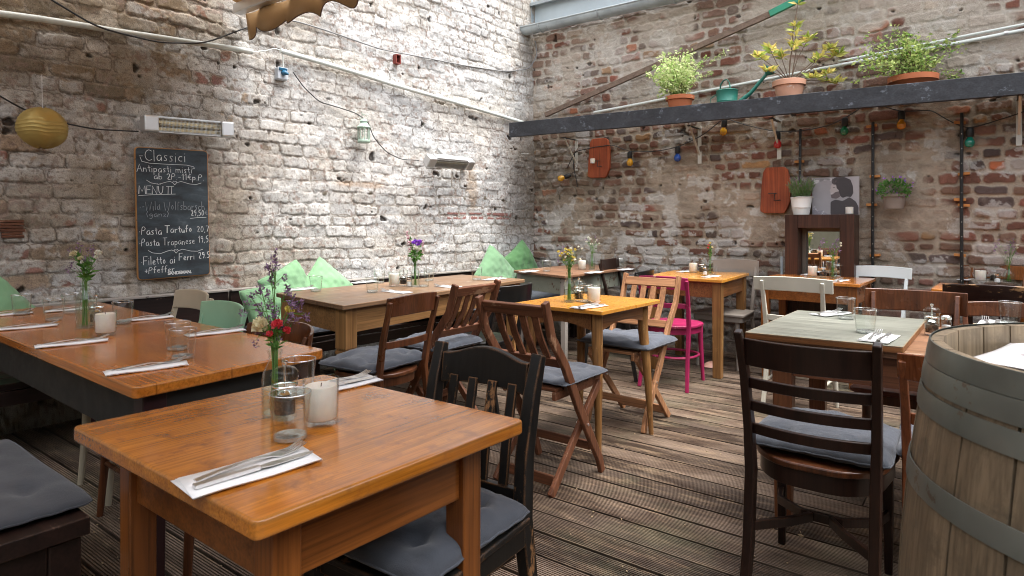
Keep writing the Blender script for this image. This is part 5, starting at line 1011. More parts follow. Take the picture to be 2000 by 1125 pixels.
# ------------------------------------------------------------------ chairs (local: facing +y, origin on the floor under the seat)
def crest(g, w_, h_, z, y, bow, th=.016, top=None, n=14, tilt=.0):
    """curved back board; top(u) gives extra height along it"""
    vs = []
    for i in range(n + 1):
        u = -1 + 2 * i / n; yy = y - bow * (1 - u * u); e = top(u) if top else (0, 0)
        zt_, zb_ = z + h_ / 2 + e[0], z - h_ / 2 + e[1]
        vs += [(u * w_ / 2, yy - th / 2, zb_), (u * w_ / 2, yy + th / 2, zb_), (u * w_ / 2, yy + th / 2 - tilt, zt_), (u * w_ / 2, yy - th / 2 - tilt, zt_)]
    fs = [(4 * i + k, 4 * i + (k + 1) % 4, 4 * i + 4 + (k + 1) % 4, 4 * i + 4 + k) for i in range(n) for k in range(4)] + [(3, 2, 1, 0), tuple(4 * n + k for k in range(4))]
    g.add(vs, fs)
def bent_chair(label, p, facing, m, H=.84, bw=.40, bh=.10, bow=.035, seat='round', seatm=None, lower=True, ring=True, board_in_front=True, group=None, slats=0, seat_z=.45, ears=.0, legm=None):
    t = thing('bentwood_chair', label, 'chair', (p.x, p.y, 0), rad(facing - 90), group); hw = .165
    g = MB(); P = rrect(.40, .40, .17 if seat == 'round' else .05, 6) if seat != 'square' else rrect(.41, .40, .03, 3)
    P = [(x_ * (1 + .10 * (y_ / .2)), y_) for x_, y_ in P]; g.prism(P, seat_z - .022, seat_z); g.build('seat', seatm or m, t, bevel=.007)
    g = MB(); g.prism([(x_ * .93, y_ * .93) for x_, y_ in P], seat_z - .065, seat_z - .0225); g.build('seat_frame', m, t, bevel=.003)
    for s in (-1, 1):
        g = MB(); g.tube([(s * .155, .150, seat_z - .03), (s * .158, .155, .28), (s * .170, .175, 0)], [.020, .018, .0125], 10); g.build('front_leg', legm or m, t)
        yb = -.175
        g = MB(); g.sweep([(s * (hw + .010), yb - .075, 0), (s * hw, yb - .03, .22), (s * hw, yb, seat_z), (s * (hw + .004), yb - .03, .62), (s * (hw + .010), yb - .085 + .0, H - .015 if board_in_front else H)], (1, 0, 0), [.024, .026, .028, .026, .022], [.026, .028, .034, .028, .020]); g.build('back_post', m, t, bevel=.005)
    g = MB(); yc = -.175 - .078 + (.020 if board_in_front else 0)
    crest(g, bw, bh, H - bh / 2 + .004, yc, bow, .015, (lambda u: (.010 * (1 - u * u) - .0 + ears * u * u, .006 * (1 - u * u))), tilt=.012); g.build('back_board', m, t, bevel=.005)
    if lower: g = MB(); crest(g, hw * 2 - .02, .035, .60, -.205, .02, .013); g.build('back_rail', m, t, bevel=.003)
    for k in range(slats):
        x_ = (-.5 + (k + .5) / slats) * .26; g = MB(); g.sweep([(x_, -.175, seat_z), (x_, -.225, .62), (x_, yc - bow * .8, H - bh)], (1, 0, 0), .022, .010); g.build('slat', m, t, bevel=.002)
    if ring:
        g = MB(); Q = [(x_ * .86, y_ * .84 - .01, .215) for x_, y_ in P]; Q.append(Q[0]); g.tube(Q, .0095, 7, False); g.build('stretcher_ring', legm or m, t)
    else:
        for a, b_ in (((-.165, .165), (-.165, -.215)), ((.165, .165), (.165, -.215)), ((-.165, -.0), (.165, -.0))): g = MB(); g.tube([(a[0], a[1], .2), (b_[0], b_[1], .2)], .009, 7); g.build('stretcher', m, t)
    return t
def fold_chair(label, p, facing, m, mx, H=.86, group=None):
    t = thing('folding_chair', label, 'chair', (p.x, p.y, 0), rad(facing - 90), group); hw = .185
    for s in (-1, 1):
        g = MB(); g.sweep([(s * hw, -.285, H), (s * hw, -.235, H - .16), (s * hw, -.13, .56), (s * hw, -.02, .36), (s * hw, .10, .17), (s * hw, .165, .07), (s * hw, .19, 0)], (1, 0, 0), .024, [.040, .042, .044, .046, .044, .040, .036]); g.build('long_leg', m, t, bevel=.006)
        g = MB(); g.sweep([(s * (hw - .03), .215, .425), (s * (hw - .03), .0, .215), (s * (hw - .03), -.20, 0)], (1, 0, 0), .022, .040); g.build('short_leg', m, t, bevel=.005)
        g = MB(); g.sweep([(s * (hw - .045), -.155, .425), (s * (hw - .045), .24, .430)], (1, 0, 0), .020, .038); g.build('seat_rail', mx, t, bevel=.004)
        g = MB(); g.tube([(s * (hw - .05), .045, .262), (s * (hw + .016), .045, .262)], .006, 8); g.build('bolt', M['steel'], t)
    yt = lambda z: -.13 - (.155) * (z - .56) / (H - .56)
    for z, h_ in ((H - .045, .055), (.575, .045)): g = MB(); g.sweep([(-hw + .013, yt(z), z), (hw - .013, yt(z), z)], (0, -.45, 1), h_, .020); g.build('back_rail', mx, t, bevel=.004)
    for k in range(4): x_ = (-1.5 + k) * .068; g = MB(); g.sweep([(x_, yt(.595) + .002, .594), (x_, yt(.70) - .008, .70), (x_, yt(H - .075) + .002, H - .071)], (1, 0, 0), .036, .011); g.build('back_slat', m, t, bevel=.002)
    for k in range(6): g = MB(); g.box((0, -.125 + k * .068, .452 - .006 * math.sin(math.pi * k / 5)), (2 * hw - .07, .055, .014)); g.build('seat_slat', mx, t, bevel=.003)
    g = MB(); g.box((0, -.155, .052), (2 * hw - .085, .018, .045)); g.build('foot_bar', mx, t, bevel=.003)
    g = MB(); g.box((0, .105, .145), (2 * hw - .026, .018, .040)); g.build('front_bar', mx, t, bevel=.003)
    return t
def seat_pad(label, p, facing, z=.455, off=.0, m='cush', w_=.41, d_=.40, h_=.085, corner=0, seed=0, rx=0, ry=0, side=0):
    o = cushion('seat_cushion', label, 'cushion', w_, d_, h_, M[m], 100 + seed, corner=corner, group='seat pads on the chairs', n=26, wr=1.3)
    f = rad(facing); q = Vector((p.x + math.cos(f) * off + math.sin(f) * side, p.y + math.sin(f) * off - math.cos(f) * side, z)); return put(o, q, rad(facing - 90), rx, ry)
def at_back(px, py, z, facing, back=.25):
    q = G(px, py, z); f = rad(facing); return Vector((q.x + math.cos(f) * back, q.y + math.sin(f) * back, 0))
# the worn black chair in front
def black_chair(p, facing):
    t = thing('slat_back_chair', 'worn black wooden chair with arched crest rail beside the front table', 'chair', (p.x, p.y, 0), rad(facing - 90)); m = M['blackpaint']; H = .85
    for s in (-1, 1):
        g = MB(); g.sweep([(s * .165, -.285, 0), (s * .162, -.235, .20), (s * .160, -.195, .44), (s * .160, -.205, .60), (s * .163, -.235, .75), (s * .166, -.265, H)], (1, 0, 0), [.030, .032, .036, .036, .036, .034], [.036, .04, .046, .042, .036, .026]); g.build('back_post', m, t, bevel=.004)
        g = MB(); g.sweep([(s * .185, .19, 0), (s * .18, .18, .43)], (1, 0, 0), [.026, .038], [.026, .038]); g.build('front_leg', m, t, bevel=.004)
        g = MB(); g.box((s * .168, -.0, .408), (.022, .36, .05)); g.build('side_rail', m, t, bevel=.003)
        g = MB(); g.box((s * .170, -.02, .17), (.018, .40, .028)); g.build('stretcher', m, t, bevel=.003)
        g = MB(); g.tube([(s * .150, -.17, .36), (s * .12, -.10, .34), (s * .14, -.03, .30), (s * .158, .02, .385)], .010, 7); g.build('brace', m, t)
    g = MB(); crest(g, .29, .085, .785, -.243, .012, .022, lambda u: (.026 * max(0, math.cos(min(abs(u) / .85, 1) * math.pi / 2)) ** 1.3, .010 * math.cos(u * math.pi / 2)), n=28, tilt=.010); g.build('crest_rail', m, t, bevel=.004)
    for k in range(4): x_ = (-1.5 + k) * .066; g = MB(); g.sweep([(x_, -.195, .515), (x_, -.210, .62), (x_, -.243, .768)], (1, 0, 0), .028, .011); g.build('slat', m, t, bevel=.002)
    g = MB(); g.box((0, -.195, .500), (.285, .022, .034)); g.build('back_rail', m, t, bevel=.003)
    for y_ in (.175, -.18): g = MB(); g.box((0, y_, .408), (.31, .022, .05)); g.build('cross_rail', m, t, bevel=.003)
    g = MB(); g.prism([(-.20, .215), (.20, .215), (.182, -.20), (-.182, -.20)], .434, .452); g.build('seat', m, t, bevel=.006)
    return t
F1 = 236; C1 = Vector((-.215, 1.545, 0)); black_chair(C1, F1)
seat_pad('large crumpled blue-grey pad with one upturned corner on the worn black chair', C1, F1, .452, .02, 'cush', .41, .42, .085, corner=.15, seed=1, side=0)
# ladder-back in front right
def ladder_chair(p, facing):
    t = thing('ladder_back_chair', 'dark brown ladder-back chair with curved rails beside the barrel', 'chair', (p.x, p.y, 0), rad(facing - 90)); m = M['darkbrown']; H = .86
    for s in (-1, 1):
        g = MB(); g.sweep([(s * .178, -.285, 0), (s * .176, -.235, .17), (s * .176, -.205, .40), (s * .180, -.215, .55), (s * .184, -.250, .72), (s * .190, -.300, H)], (1, 0, 0), [.030, .030, .030, .028, .026, .024], [.036, .044, .050, .044, .036, .028]); g.build('back_post', m, t, bevel=.005)
        g = MB(); g.sweep([(s * .172, .185, 0), (s * .170, .18, .42)], (1, 0, 0), [.024, .036], [.024, .036]); g.build('front_leg', m, t, bevel=.004)
    for z, h_, y_ in ((.792, .085, -.268), (.690, .034, -.240), (.615, .034, -.226), (.540, .034, -.213)):
        g = MB(); crest(g, .355, h_, z, y_, .035, .016, tilt=.006 if h_ > .05 else .001); g.build('ladder_rail', m, t, bevel=.004)
    P = [(x_ * (1 + .12 * (y_ / .2)), y_) for x_, y_ in rrect(.41, .42, .15, 7)]
    g = MB(); g.prism(P, .428, .450); g.build('seat', M['walnut'], t, bevel=.007); g = MB(); g.prism([(x_ * .94, y_ * .94) for x_, y_ in P], .370, .4275); g.build('seat_frame', m, t, bevel=.003)
    g = MB(); g.sweep([(-.170, .17, .205), (-.150, .06, .215), (-.06, -.02, .22), (.06, -.02, .22), (.150, .06, .215), (.170, .17, .205)], (0, 0, 1), .030, .016); g.sweep([(-.172, -.22, .225), (-.08, -.11, .222), (-.03, -.035, .222)], (0, 0, 1), .030, .016); g.sweep([(.172, -.22, .225), (.08, -.11, .222), (.03, -.035, .222)], (0, 0, 1), .030, .016)
    g.build('curved_stretcher', m, t, bevel=.002); return t
F14 = 54; C14 = at_back(1571, 657, .86, F14, .29); ladder_chair(C14, F14)
seat_pad('plump blue-grey pad on the dark ladder-back chair', C14, F14, .452, .03, 'cush', .44, .43, .085, seed=2)
# chairs round the pine table
F2 = 147; C2 = at_back(808, 578, .83, F2); bent_chair('reddish brown chair with curved back board at the near corner of the pine table', C2, F2, M['walnut'], H=.83, bw=.36, bh=.095, bow=.03)
seat_pad('blue-grey pad on the reddish brown chair at the pine table', C2, F2, .453, .02, 'cush', seed=3, w_=.45)
F3 = 143; C3 = at_back(933, 551, .86, F3, .285); fold_chair('brown slatted folding chair at the pine table, with string tied round its post', C3, F3, M['redwood'], M['redwood_x'])
seat_pad('blue-grey pad on the folding chair at the pine table', C3, F3, .463, .02, 'cush', seed=4)
F6 = 147; C6 = at_back(1003, 557, .80, F6); bent_chair('black round-backed chair at the far right corner of the pine table', C6, F6, M['blackplain'], H=.80, bw=.37, bh=.11, bow=.11, lower=False)
# round the small yellow table
F4 = 52; C4 = at_back(997, 584, .86, F4, .285); fold_chair('dark brown slatted folding chair with its back to the camera at the small yellow table', C4, F4, M['redwood'], M['redwood_x'], group='slatted folding chairs')
seat_pad('small grey pad on the dark folding chair at the small yellow table', C4, F4, .463, .05, 'cush', seed=5, h_=.05)
F5 = 231; C5 = Vector((.72, 3.86, 0)); fold_chair('light tan slatted folding chair facing the camera at the small yellow table', C5, F5, M['tanwood'], M['tanwood_x'], group='slatted folding chairs')
seat_pad('thick blue-grey pad drooping over the light tan folding chair', C5, F5, .463, .04, 'cush', seed=6, h_=.085, w_=.50, d_=.42)
# the square table by the back wall
bent_chair('magenta pink painted chair at the square table', Vector((1.21, 4.75, 0)), 58, M['magenta'], H=.80, bw=.36, bh=.09)
bent_chair('taupe grey chair against the back wall at the square table', Vector((1.80, 5.36, 0)), 231, M['greyseat'], H=.86, bw=.40, bh=.14, seat='square', lower=False, ring=False)
bent_chair('black chair with a cut-out handle by the painted corner table', Vector((.80, 5.02, 0)), 150, M['blackplain'], H=.82, bw=.37, bh=.09, bow=.07, lower=False)
bent_chair('dark brown chair against the back wall left of the square table', Vector((1.10, 5.70, 0)), 325, M['darkbrown'], H=.84, bw=.36, bh=.10, lower=False, ears=.02)
# mirror table
bent_chair('cream painted chair with its back to the camera at the mirror table', at_back(1546, 548, .84, 52), 52, M['cream'], H=.85, bw=.46, bh=.085, bow=.02, seat='square', ring=False, board_in_front=True)
bent_chair('white painted chair beyond the mirror table', Vector((2.72, 4.80, 0)), 225, M['white'], H=.84, bw=.42, bh=.085, bow=.02, seat='square', ring=False, lower=False)
# grey board table
bent_chair('brown chair with wide curved back and leather seat beyond the grey-boarded table', Vector((1.83, 2.92, 0)), 234, M['walnut'], H=.845, bw=.43, bh=.10, bow=.05, seat='square', seatm=M['seatleather'], lower=False, ring=False, board_in_front=False, ears=.012)
bent_chair('second brown chair beyond the grey boards, half hidden behind the barrel rim', Vector((2.28, 2.90, 0)), 234, M['walnut'], H=.79, bw=.38, bh=.07, bow=.05, lower=False)
C15 = Vector((1.46, 2.02, 0)); bent_chair('orange-brown bentwood chair half hidden between ladder-back chair and barrel', C15, 56, M['walnut2'] if 'walnut2' in M else M['walnut'], H=.80, bw=.38, bh=.08, bow=.07)
seat_pad('blue-grey pad on the chair hidden behind the barrel', C15, 56, .453, 0, 'cush', seed=8)
# far right table
bent_chair('dark brown chair with scuffed wide back rail at the far right table', at_back(1940, 560, .86, 52), 52, M['darkscuff'] if 'darkscuff' in M else M['darkbrown'], H=.86, bw=.44, bh=.085, bow=.04, slats=4, lower=False, board_in_front=False, seat='square')
bent_chair('orange-brown chair beyond the far right table, beside the black rod', Vector((3.38, 4.50, 0)), 225, M['orange_leg'], H=.87, bw=.40, bh=.10, lower=False)
# chairs on the far side of the long orange table
bent_chair('mint green chair pushed up to the long orange table', Vector((-1.44, 2.62, 0)), 231, M['mint'], H=.83, bw=.37, bh=.14, bow=.04, lower=False, seat='square', legm=M['walnut'])
bent_chair('beige painted chair beside the mint green one, by the bench', Vector((-1.73, 2.93, 0)), 231, M['beige'], H=.85, bw=.34, bh=.09, bow=.03, lower=False)
bent_chair('brown bentwood armchair tucked under the long orange table', Vector((-1.06, 2.265, 0)), 231, M['walnut'], H=.785, bw=.44, bh=.075, bow=.10, lower=False)
# foreground bench at lower left
bp = G(177, 1010, .45); ub = unit((-.788, .616, 0)); vb = unit((-.63, -.777, 0)); bb = thing('low_bench', 'dark wooden bench with grey pad in the lower left corner of the photo', 'bench', (bp.x, bp.y, 0), math.atan2(ub.y, ub.x))
yl = 1 if (Matrix.Rotation(math.atan2(ub.y, ub.x), 3, 'Z') @ Vector((0, 1, 0))).dot(vb) > 0 else -1; BL, BWd = .90, .42
g = MB(); g.box((BL / 2, yl * BWd / 2, .43), (BL, BWd, .045)); g.build('seat_board', M['bench'], bb, bevel=.004)
for x_ in (.05, BL - .05):
    for y_ in (.05, BWd - .05): g = MB(); g.box((x_, yl * y_, .20), (.07, .07, .405)); g.build('leg', M['bench'], bb, bevel=.004)
for y_ in (.035, BWd - .035): g = MB(); g.box((BL / 2, yl * y_, .36), (BL - .17, .02, .085)); g.build('side_rail', M['bench'], bb, bevel=.003)
for x_ in (.035, BL - .035): g = MB(); g.box((x_, yl * BWd / 2, .36), (.02, BWd - .17, .085)); g.build('end_rail', M['bench'], bb, bevel=.003)
o = cushion('seat_cushion', 'flat slate grey pad on the low bench in the lower left corner', 'cushion', .80, .46, .048, M['cush2'], 77, n=34); q = bp + ub * .43 + vb * .19; put(o, Vector((q.x, q.y, .453)), math.atan2(ub.y, ub.x))
# barrel
def barrel(p, r0=.338, rb=.388, h=1.0):
    t = thing('oak_barrel', 'upright oak wine barrel with galvanised hoops at the right edge', 'barrel', p); n = 26
    prof = [(r0 + (rb - r0) * math.sin(math.pi * k / 16) ** .9, h * k / 16) for k in range(17)]
    R_ = lambda z: r0 + (rb - r0) * math.sin(math.pi * min(max(z / h, 0), 1)) ** .9
    rs = random.Random(9); a = 0; 
    wd = [rs.uniform(.8, 1.3) for _ in range(n)]; tot = sum(wd); g = MB()
    for k in range(n):
        a1 = a + wd[k] / tot * 2 * math.pi; da = .0055; vs = []; m_ = 5; zz = [h * i / 20 for i in range(21)]; off = rs.uniform(-.0012, .0012)
        for z in zz:
            for j in range(m_ + 1): q = a + da + (a1 - a - 2 * da) * j / m_; r_ = R_(z) + off; vs.append((r_ * math.cos(q), r_ * math.sin(q), z))
            for j in (m_, 0): q = a + da + (a1 - a - 2 * da) * j / m_; r_ = R_(z) - .026 + .010 * max(0, (z - h + .05) / .05); vs.append((r_ * math.cos(q), r_ * math.sin(q), z))
        c_ = m_ + 3; fs = [(i * c_ + j, i * c_ + (j + 1) % c_, (i + 1) * c_ + (j + 1) % c_, (i + 1) * c_ + j) for i in range(20) for j in range(c_)] + [tuple(range(c_ - 1, -1, -1)), tuple(20 * c_ + j for j in range(c_))]
        g.add(vs, fs); a = a1
    g.build('staves', M['oakb'], t, bevel=0, ang=50); g = MB(); g.lathe([(r0 - .020, h - .055), (.02, h - .052)], 48, cap0=True); g.lathe([(r0 - .022, h - .058), (.0205, h - .058)], 48); g.build('head', M['oakb'], t)
    for z0, z1 in ((h - .031, h + .003), (h - .066, h - .032), (h - .106, h - .072), (h - .228, h - .192), (.19, .228), (.066, .10), (.0, .05)):
        g = MB(); k_ = [(R_(z0) + .0015, z0), (R_(z0) + .0035, z0), (R_((z0 + z1) / 2) + .0042, (z0 + z1) / 2), (R_(z1) + .0035, z1), (R_(z1) + .0015, z1)]; g.lathe(k_, 72, cap0=False, cap1=False); hp = g.build('hoop', M['hoop'], t)
        g = MB(); q = rad(222 + 6 * (z0 * 7 % 1)); zz = (z0 + z1) / 2; r_ = R_(zz) + .003; g.lathe([(.009, 0), (.0075, .004), (.001, .006)], 12); hr = g.build('rivet', M['hoop'], t); hr.location = (r_ * math.cos(q), r_ * math.sin(q), zz); hr.rotation_euler = (0, rad(90), q)
    return t
BP = Vector((1.0, .90, 0)); barrel(BP)
for k, (dx, dy, rz, w_, d_, lab) in enumerate(((-.01, .13, 128, .34, .30, 'large white paper sheet lying in the barrel top'), (-.10, .10, 75, .24, .17, 'smaller crumpled white paper under the large sheet in the barrel top'))):
    g = MB(); n = 16; vs = [((-.5 + i / n) * w_, (-.5 + j / n) * d_, .0016 * math.sin(i * .5 + k) * math.cos(j * .4) + (.014 if k == 0 else .006)) for i in range(n + 1) for j in range(n + 1)]
    g.add(vs, [(i * (n + 1) + j, (i + 1) * (n + 1) + j, (i + 1) * (n + 1) + j + 1, i * (n + 1) + j + 1) for i in range(n) for j in range(n)]); o = g.build('paper_sheet', M['paper']); so = o.modifiers.new('th', 'SOLIDIFY'); so.thickness = .0008; put(o, (BP.x + dx, BP.y + dy, .952), rad(rz)); tag(o, lab, 'paper')
g = MB(); g.lathe([(.012, 0), (.024, .006), (.026, .014), (.015, .022), (.002, .024)], 12); o = g.build('dried_blossom', M['pinkfl']); put(o, (BP.x - .07, BP.y + .20, .982)); tag(o, 'small pinkish blossom on the paper in the barrel top', 'blossom')
# shell on the deck
q = G(1392, 716, 0); g = MB(); g.lathe([(.085, 0), (.07, .018), (.045, .034), (.01, .042)], 22, cap0=True); g.v = [(x_ * (1 + .06 * math.sin(9 * math.atan2(y_, x_))), y_ * .7, z_) for x_, y_, z_ in g.v]; o = g.build('seashell', M['shell']); put(o, (q.x, q.y, .003)); tag(o, 'flat pinkish shell on the deck under the square table', 'shell')

# ------------------------------------------------------------------ tableware
def on(px, py, z=ZT): q = G(px, py, z); q.z = z + .0008; return q
proto = {}
def glass_mb(r0, r1, h, wall=.0022, base=.011):
    g = MB(); g.lathe([(r0 * .9, 0), (r0, .003), (r0 + (r1 - r0) * .5, h * .5), (r1, h), (r1 - wall * .5, h + .0012), (r1 - wall, h), (r0 + (r1 - r0) * .5 - wall, h * .5), (r0 - wall, base), (r0 * .5, base - .002), (.001, base - .003)], 32, cap1=True); return g
def tumbler(p, label, s=1.0):
    k = 'tumbler'
    if k not in proto:
        o = glass_mb(.033, .0415, .094).build('water_tumbler', M['glass']); proto[k] = o; o2 = o
        g = MB(); g.tube([(.0404 * math.cos(rad(a)), .0404 * math.sin(rad(a)), .0945) for a in range(0, 361, 12)], .0013, 6, False); g.build('rim', M['glassrim'], o)
        g = MB(); g.lathe([(.028, .0008), (.0315, .003), (.0320, .010), (.016, .0085), (.001, .008)], 28); g.build('base', M['glassrim'], o)
    else:
        o2 = proto[k].copy(); COL.objects.link(o2)
        for ch in proto[k].children: c_ = ch.copy(); COL.objects.link(c_); c_.parent = o2
    o2.location = p; o2.rotation_euler = (0, 0, R.uniform(0, 6)); o2.scale = (s, s, s); return tag(o2, label, 'drinking glass', 'water tumblers')
def candle(p, label, h=.075, r_=.036):
    if 'candle' not in proto:
        t = thing('candle_glass', label, 'candle', p, 0, 'candles in glasses')
        glass_mb(.036, .0385, .098).build('glass', M['glass'], t)
        g = MB(); g.lathe([(.031, .0125), (.0335, .016), (.0345, .082), (.033, .084), (.02, .0815), (.001, .081)], 28); g.build('candle', M['wax'], t); g = MB(); g.tube([(0, 0, .081), (.001, 0, .089)], .0012, 5); g.build('wick', M['wick'], t)
        proto['candle'] = t; return t
    return dup(proto['candle'], p, R.uniform(0, 6), label)
def mill(p, label):
    if 'mill' not in proto:
        t = thing('pepper_mill', label, 'pepper mill', p, 0, 'clear pepper mills')
        glass_mb(.026, .027, .072, .003, .012).build('glass_body', M['glass'], t)
        g = MB(); g.lathe([(.022, .013), (.023, .018), (.023, .044), (.010, .047), (.001, .047)], 22); g.build('peppercorns', M['pepper'], t)
        g = MB(); g.lathe([(.027, .073), (.0285, .078), (.026, .084), (.030, .092), (.0295, .104), (.022, .113), (.010, .117), (.004, .118)], 26); g.build('dome', M['glassg'], t)
        g = MB(); g.lathe([(.004, .117), (.0035, .119), (.0065, .124), (.006, .129), (.001, .131)], 14, cap0=False); g.build('knob', M['chrome'], t)
        g = MB(); g.tube([(0, 0, .05), (0, 0, .118)], .0022, 6); g.lathe([(.0275, .0725), (.0285, .0745), (.0275, .0765)], 24, cap0=False, cap1=False); g.lathe([(.014, .052), (.018, .056), (.012, .062), (.003, .064)], 16); g.build('grinder', M['chrome'], t); proto['mill'] = t; return t
    return dup(proto['mill'], p, R.uniform(0, 6), label)
def shaker(p, label):
    if 'shaker' not in proto:
        t = thing('salt_shaker', label, 'salt shaker', p, 0, 'glass salt shakers'); glass_mb(.020, .018, .055, .002, .006).build('glass_body', M['glass'], t)
        g = MB(); g.lathe([(.0165, .007), (.016, .030), (.004, .034)], 18); g.build('salt', M['salt'], t); g = MB(); g.lathe([(.019, .055), (.0195, .060), (.019, .068), (.014, .073), (.002, .075)], 20); g.build('lid', M['chrome'], t); proto['shaker'] = t; return t
    return dup(proto['shaker'], p, R.uniform(0, 6), label)
def vase(p, label, h=.155, w_=.028):
    t = thing('bottle_vase', label, 'vase', p); g = MB()
    pr_ = [(w_ * .92, 0), (w_, .004), (w_, h * .55), (w_ * .9, h * .66), (w_ * .52, h * .82), (w_ * .46, h * .92), (w_ * .60, h * .97), (w_ * .62, h), (w_ * .54, h), (w_ * .40, h * .92), (w_ * .46, h * .82), (w_ * .84, h * .66), (w_ * .93, h * .55), (w_ * .93, .008), (.001, .007)]
    g.lathe(pr_, 26, cap1=True); g.build('bottle', M['glassg'], t); g = MB(); g.lathe([(w_ * .91, .009), (w_ * .91, h * .42), (.001, h * .42)], 22); g.build('water', M['water'], t); return t
def flowers(p, label, kind, h0, rs, lean=(0, 0)):
    """a bunch standing in a bottle whose mouth is h0 above the table"""
    t = thing('flower_bunch', label, 'flowers', p); gs = MB(); lf = MB(); fl = {}
    def blos(nm): return fl.setdefault(nm, MB())
    def stem(e, r_=.0013): b_ = Vector((rs.uniform(-.012, .012), rs.uniform(-.012, .012), .012)); nk = Vector((rs.uniform(-.008, .008), rs.uniform(-.008, .008), h0)); e = Vector(e); P = [b_, nk, nk.lerp(e, .5) + Vector((e.x * -.08, e.y * -.08, .008)), e]; gs.tube(P, [r_, r_, r_ * .85, r_ * .6], 5, False); return P
    def spike(nm, e, n, L, s): 
        for j in range(n): q = rs.random(); pp = Vector(e) + Vector((rs.gauss(0, .0035), rs.gauss(0, .0035), -L * q)); leaf(blos(nm), pp, Vector((rs.gauss(0, 1), rs.gauss(0, 1), rs.uniform(.2, 1.4))).normalized(), s * rs.uniform(.7, 1.3), .55, rs)
    def bloom(nm, c, r_, n=26):
        c = Vector(c); n = int(n * 2.2)
        for j in range(n):
            d = Vector((rs.gauss(0, 1), rs.gauss(0, 1), rs.gauss(.5, .8))).normalized(); leaf(blos(nm), c + d * r_ * .42, (d * .45 + Vector((rs.uniform(-.5, .5), rs.uniform(-.5, .5), .9))).normalized(), r_ * rs.uniform(.55, .8), 1.0, rs)
    def greens(P, n, L, wr=.3):
        for j in range(n): q = rs.random(); i_ = 1 if q < .5 else 2; pp = P[i_].lerp(P[min(i_ + 1, 3)], (q * 2) % 1); leaf(lf, pp, Vector((rs.gauss(0, 1), rs.gauss(0, 1), rs.uniform(.2, 1.3))).normalized(), L * rs.uniform(.7, 1.3), wr, rs)
    lx, ly = lean
    if kind == 'statice':
        for e in [(-.085, 0, .30), (-.06, .02, .27), (-.045, -.01, .33), (-.02, 0, .29), (-.005, .01, .42), (.005, 0, .395), (-.02, .01, .37), (.04, 0, .33), (.065, 0, .30), (.05, .01, .26), (.085, 0, .285), (.02, -.01, .24), (.0, 0, .27), (-.055, 0, .225)]:
            e = (e[0] * .66, e[1], .10 + (e[2] - .10) * .86); P = stem(e); spike('purple', e, 30, .026, .0080)
            for k in range(2): e2 = Vector(e) + Vector((rs.uniform(-.020, .020), rs.uniform(-.015, .015), rs.uniform(-.04, -.01))); gs.tube([P[2].lerp(P[3], .4), e2], [.0009, .0006], 4, False); spike('purple', e2, 18, .016, .0075)
        for c, nm, r_ in (((-.03, -.01, .20), 'creamfl', .024), ((.012, -.02, .205), 'redfl', .016), ((.026, 0, .19), 'redfl', .012), ((-.005, -.02, .185), 'redfl', .010), ((.033, .0, .235), 'yellowfl', .014)): P = stem(c); bloom(nm, c, r_); greens(P, 8, .02, .3)
    elif kind == 'roses':
        for e, nm, r_ in (((-.045, 0, .30), 'creamfl', .020), ((-.02, 0, .285), 'creamfl', .014), ((.055, 0, .305), 'whitefl', .018), ((.045, 0, .29), 'whitefl', .010), ((-.01, 0, .27), 'whitefl', .011)): P = stem(e, .0017); bloom(nm, e, r_); greens(P, 16, .035, .3)
        for e in [(-.07, 0, .25), (-.06, 0, .33), (-.03, 0, .35), (.01, .0, .33), (.03, 0, .325), (-.02, 0, .34), (.0, 0, .30), (-.06, .01, .27), (.02, .01, .34)]: stem(e, .0009); spike('purple', e, 16, .03, .010)
    elif kind == 'purple':
        for e in [(-.01, 0, .29), (.02, 0, .28), (.0, .01, .30), (.03, 0, .30)]: stem(e); bloom('violet', e, .020, 22)
        for e in [(-.03, 0, .27), (.045, 0, .25), (-.045, 0, .33), (-.05, 0, .37), (-.03, 0, .31), (.05, 0, .31)]: P = stem(e); spike('pinkfl', e, 26, .05, .012); greens(P, 6, .03, .4)
        for e in [(.005, -.01, .255), (.02, 0, .245)]: stem(e); bloom('whitefl', e, .022)
        leaves(lf, (.005, 0, .215), 60, .03, .03, .03, .032, rs, .3, wdr=.6)
    elif kind == 'yellow':
        for k in range(26): e = (rs.gauss(0, .028), rs.gauss(0, .02), .25 + rs.uniform(-.03, .045)); P = stem(e, .001); bloom('yellowfl' if k % 3 else 'whitefl', e, .010, 16); greens(P, 3, .02, .2)
        for e in [(-.06, 0, .24), (-.05, 0, .28), (-.035, 0, .30)]: stem(e, .0009); spike('purple', e, 14, .03, .009)
        for e in [(.07, 0, .29), (.05, 0, .30)]: stem(e, .0009); bloom('whitefl', e, .008, 12)
    elif kind == 'white':
        for k in range(8): e = (rs.gauss(0, .035), rs.gauss(0, .02), .25 + rs.uniform(-.03, .05)); P = stem(e); bloom('whitefl', e, .013, 18); greens(P, 4, .025)
        for e in [(-.05, 0, .29), (.03, 0, .31), (.05, 0, .28)]: stem(e, .0009); spike('purple', e, 16, .03, .010)
    elif kind == 'small':
        for e, nm in (((-.012, 0, .24), 'redfl'), ((-.015, 0, .22), 'redfl'), ((.012, -.01, .225), 'creamfl'), ((.0, 0, .26), 'yellowfl')): P = stem(e); bloom(nm, e, .013, 20); greens(P, 10, .025)
    elif kind == 'lilac':
        for e in [(-.09, 0, .29), (-.10, 0, .25), (-.07, 0, .31), (.02, 0, .30), (.0, 0, .27), (.03, 0, .26), (.05, 0, .24), (-.02, 0, .24), (.035, 0, .32), (.01, 0, .22)]: P = stem(e, .001); spike('purple', e, 22, .04, .011); greens(P, 4, .02)
        for e in [(.055, -.01, .27), (.06, 0, .25)]: stem(e); bloom('whitefl', e, .012, 18)
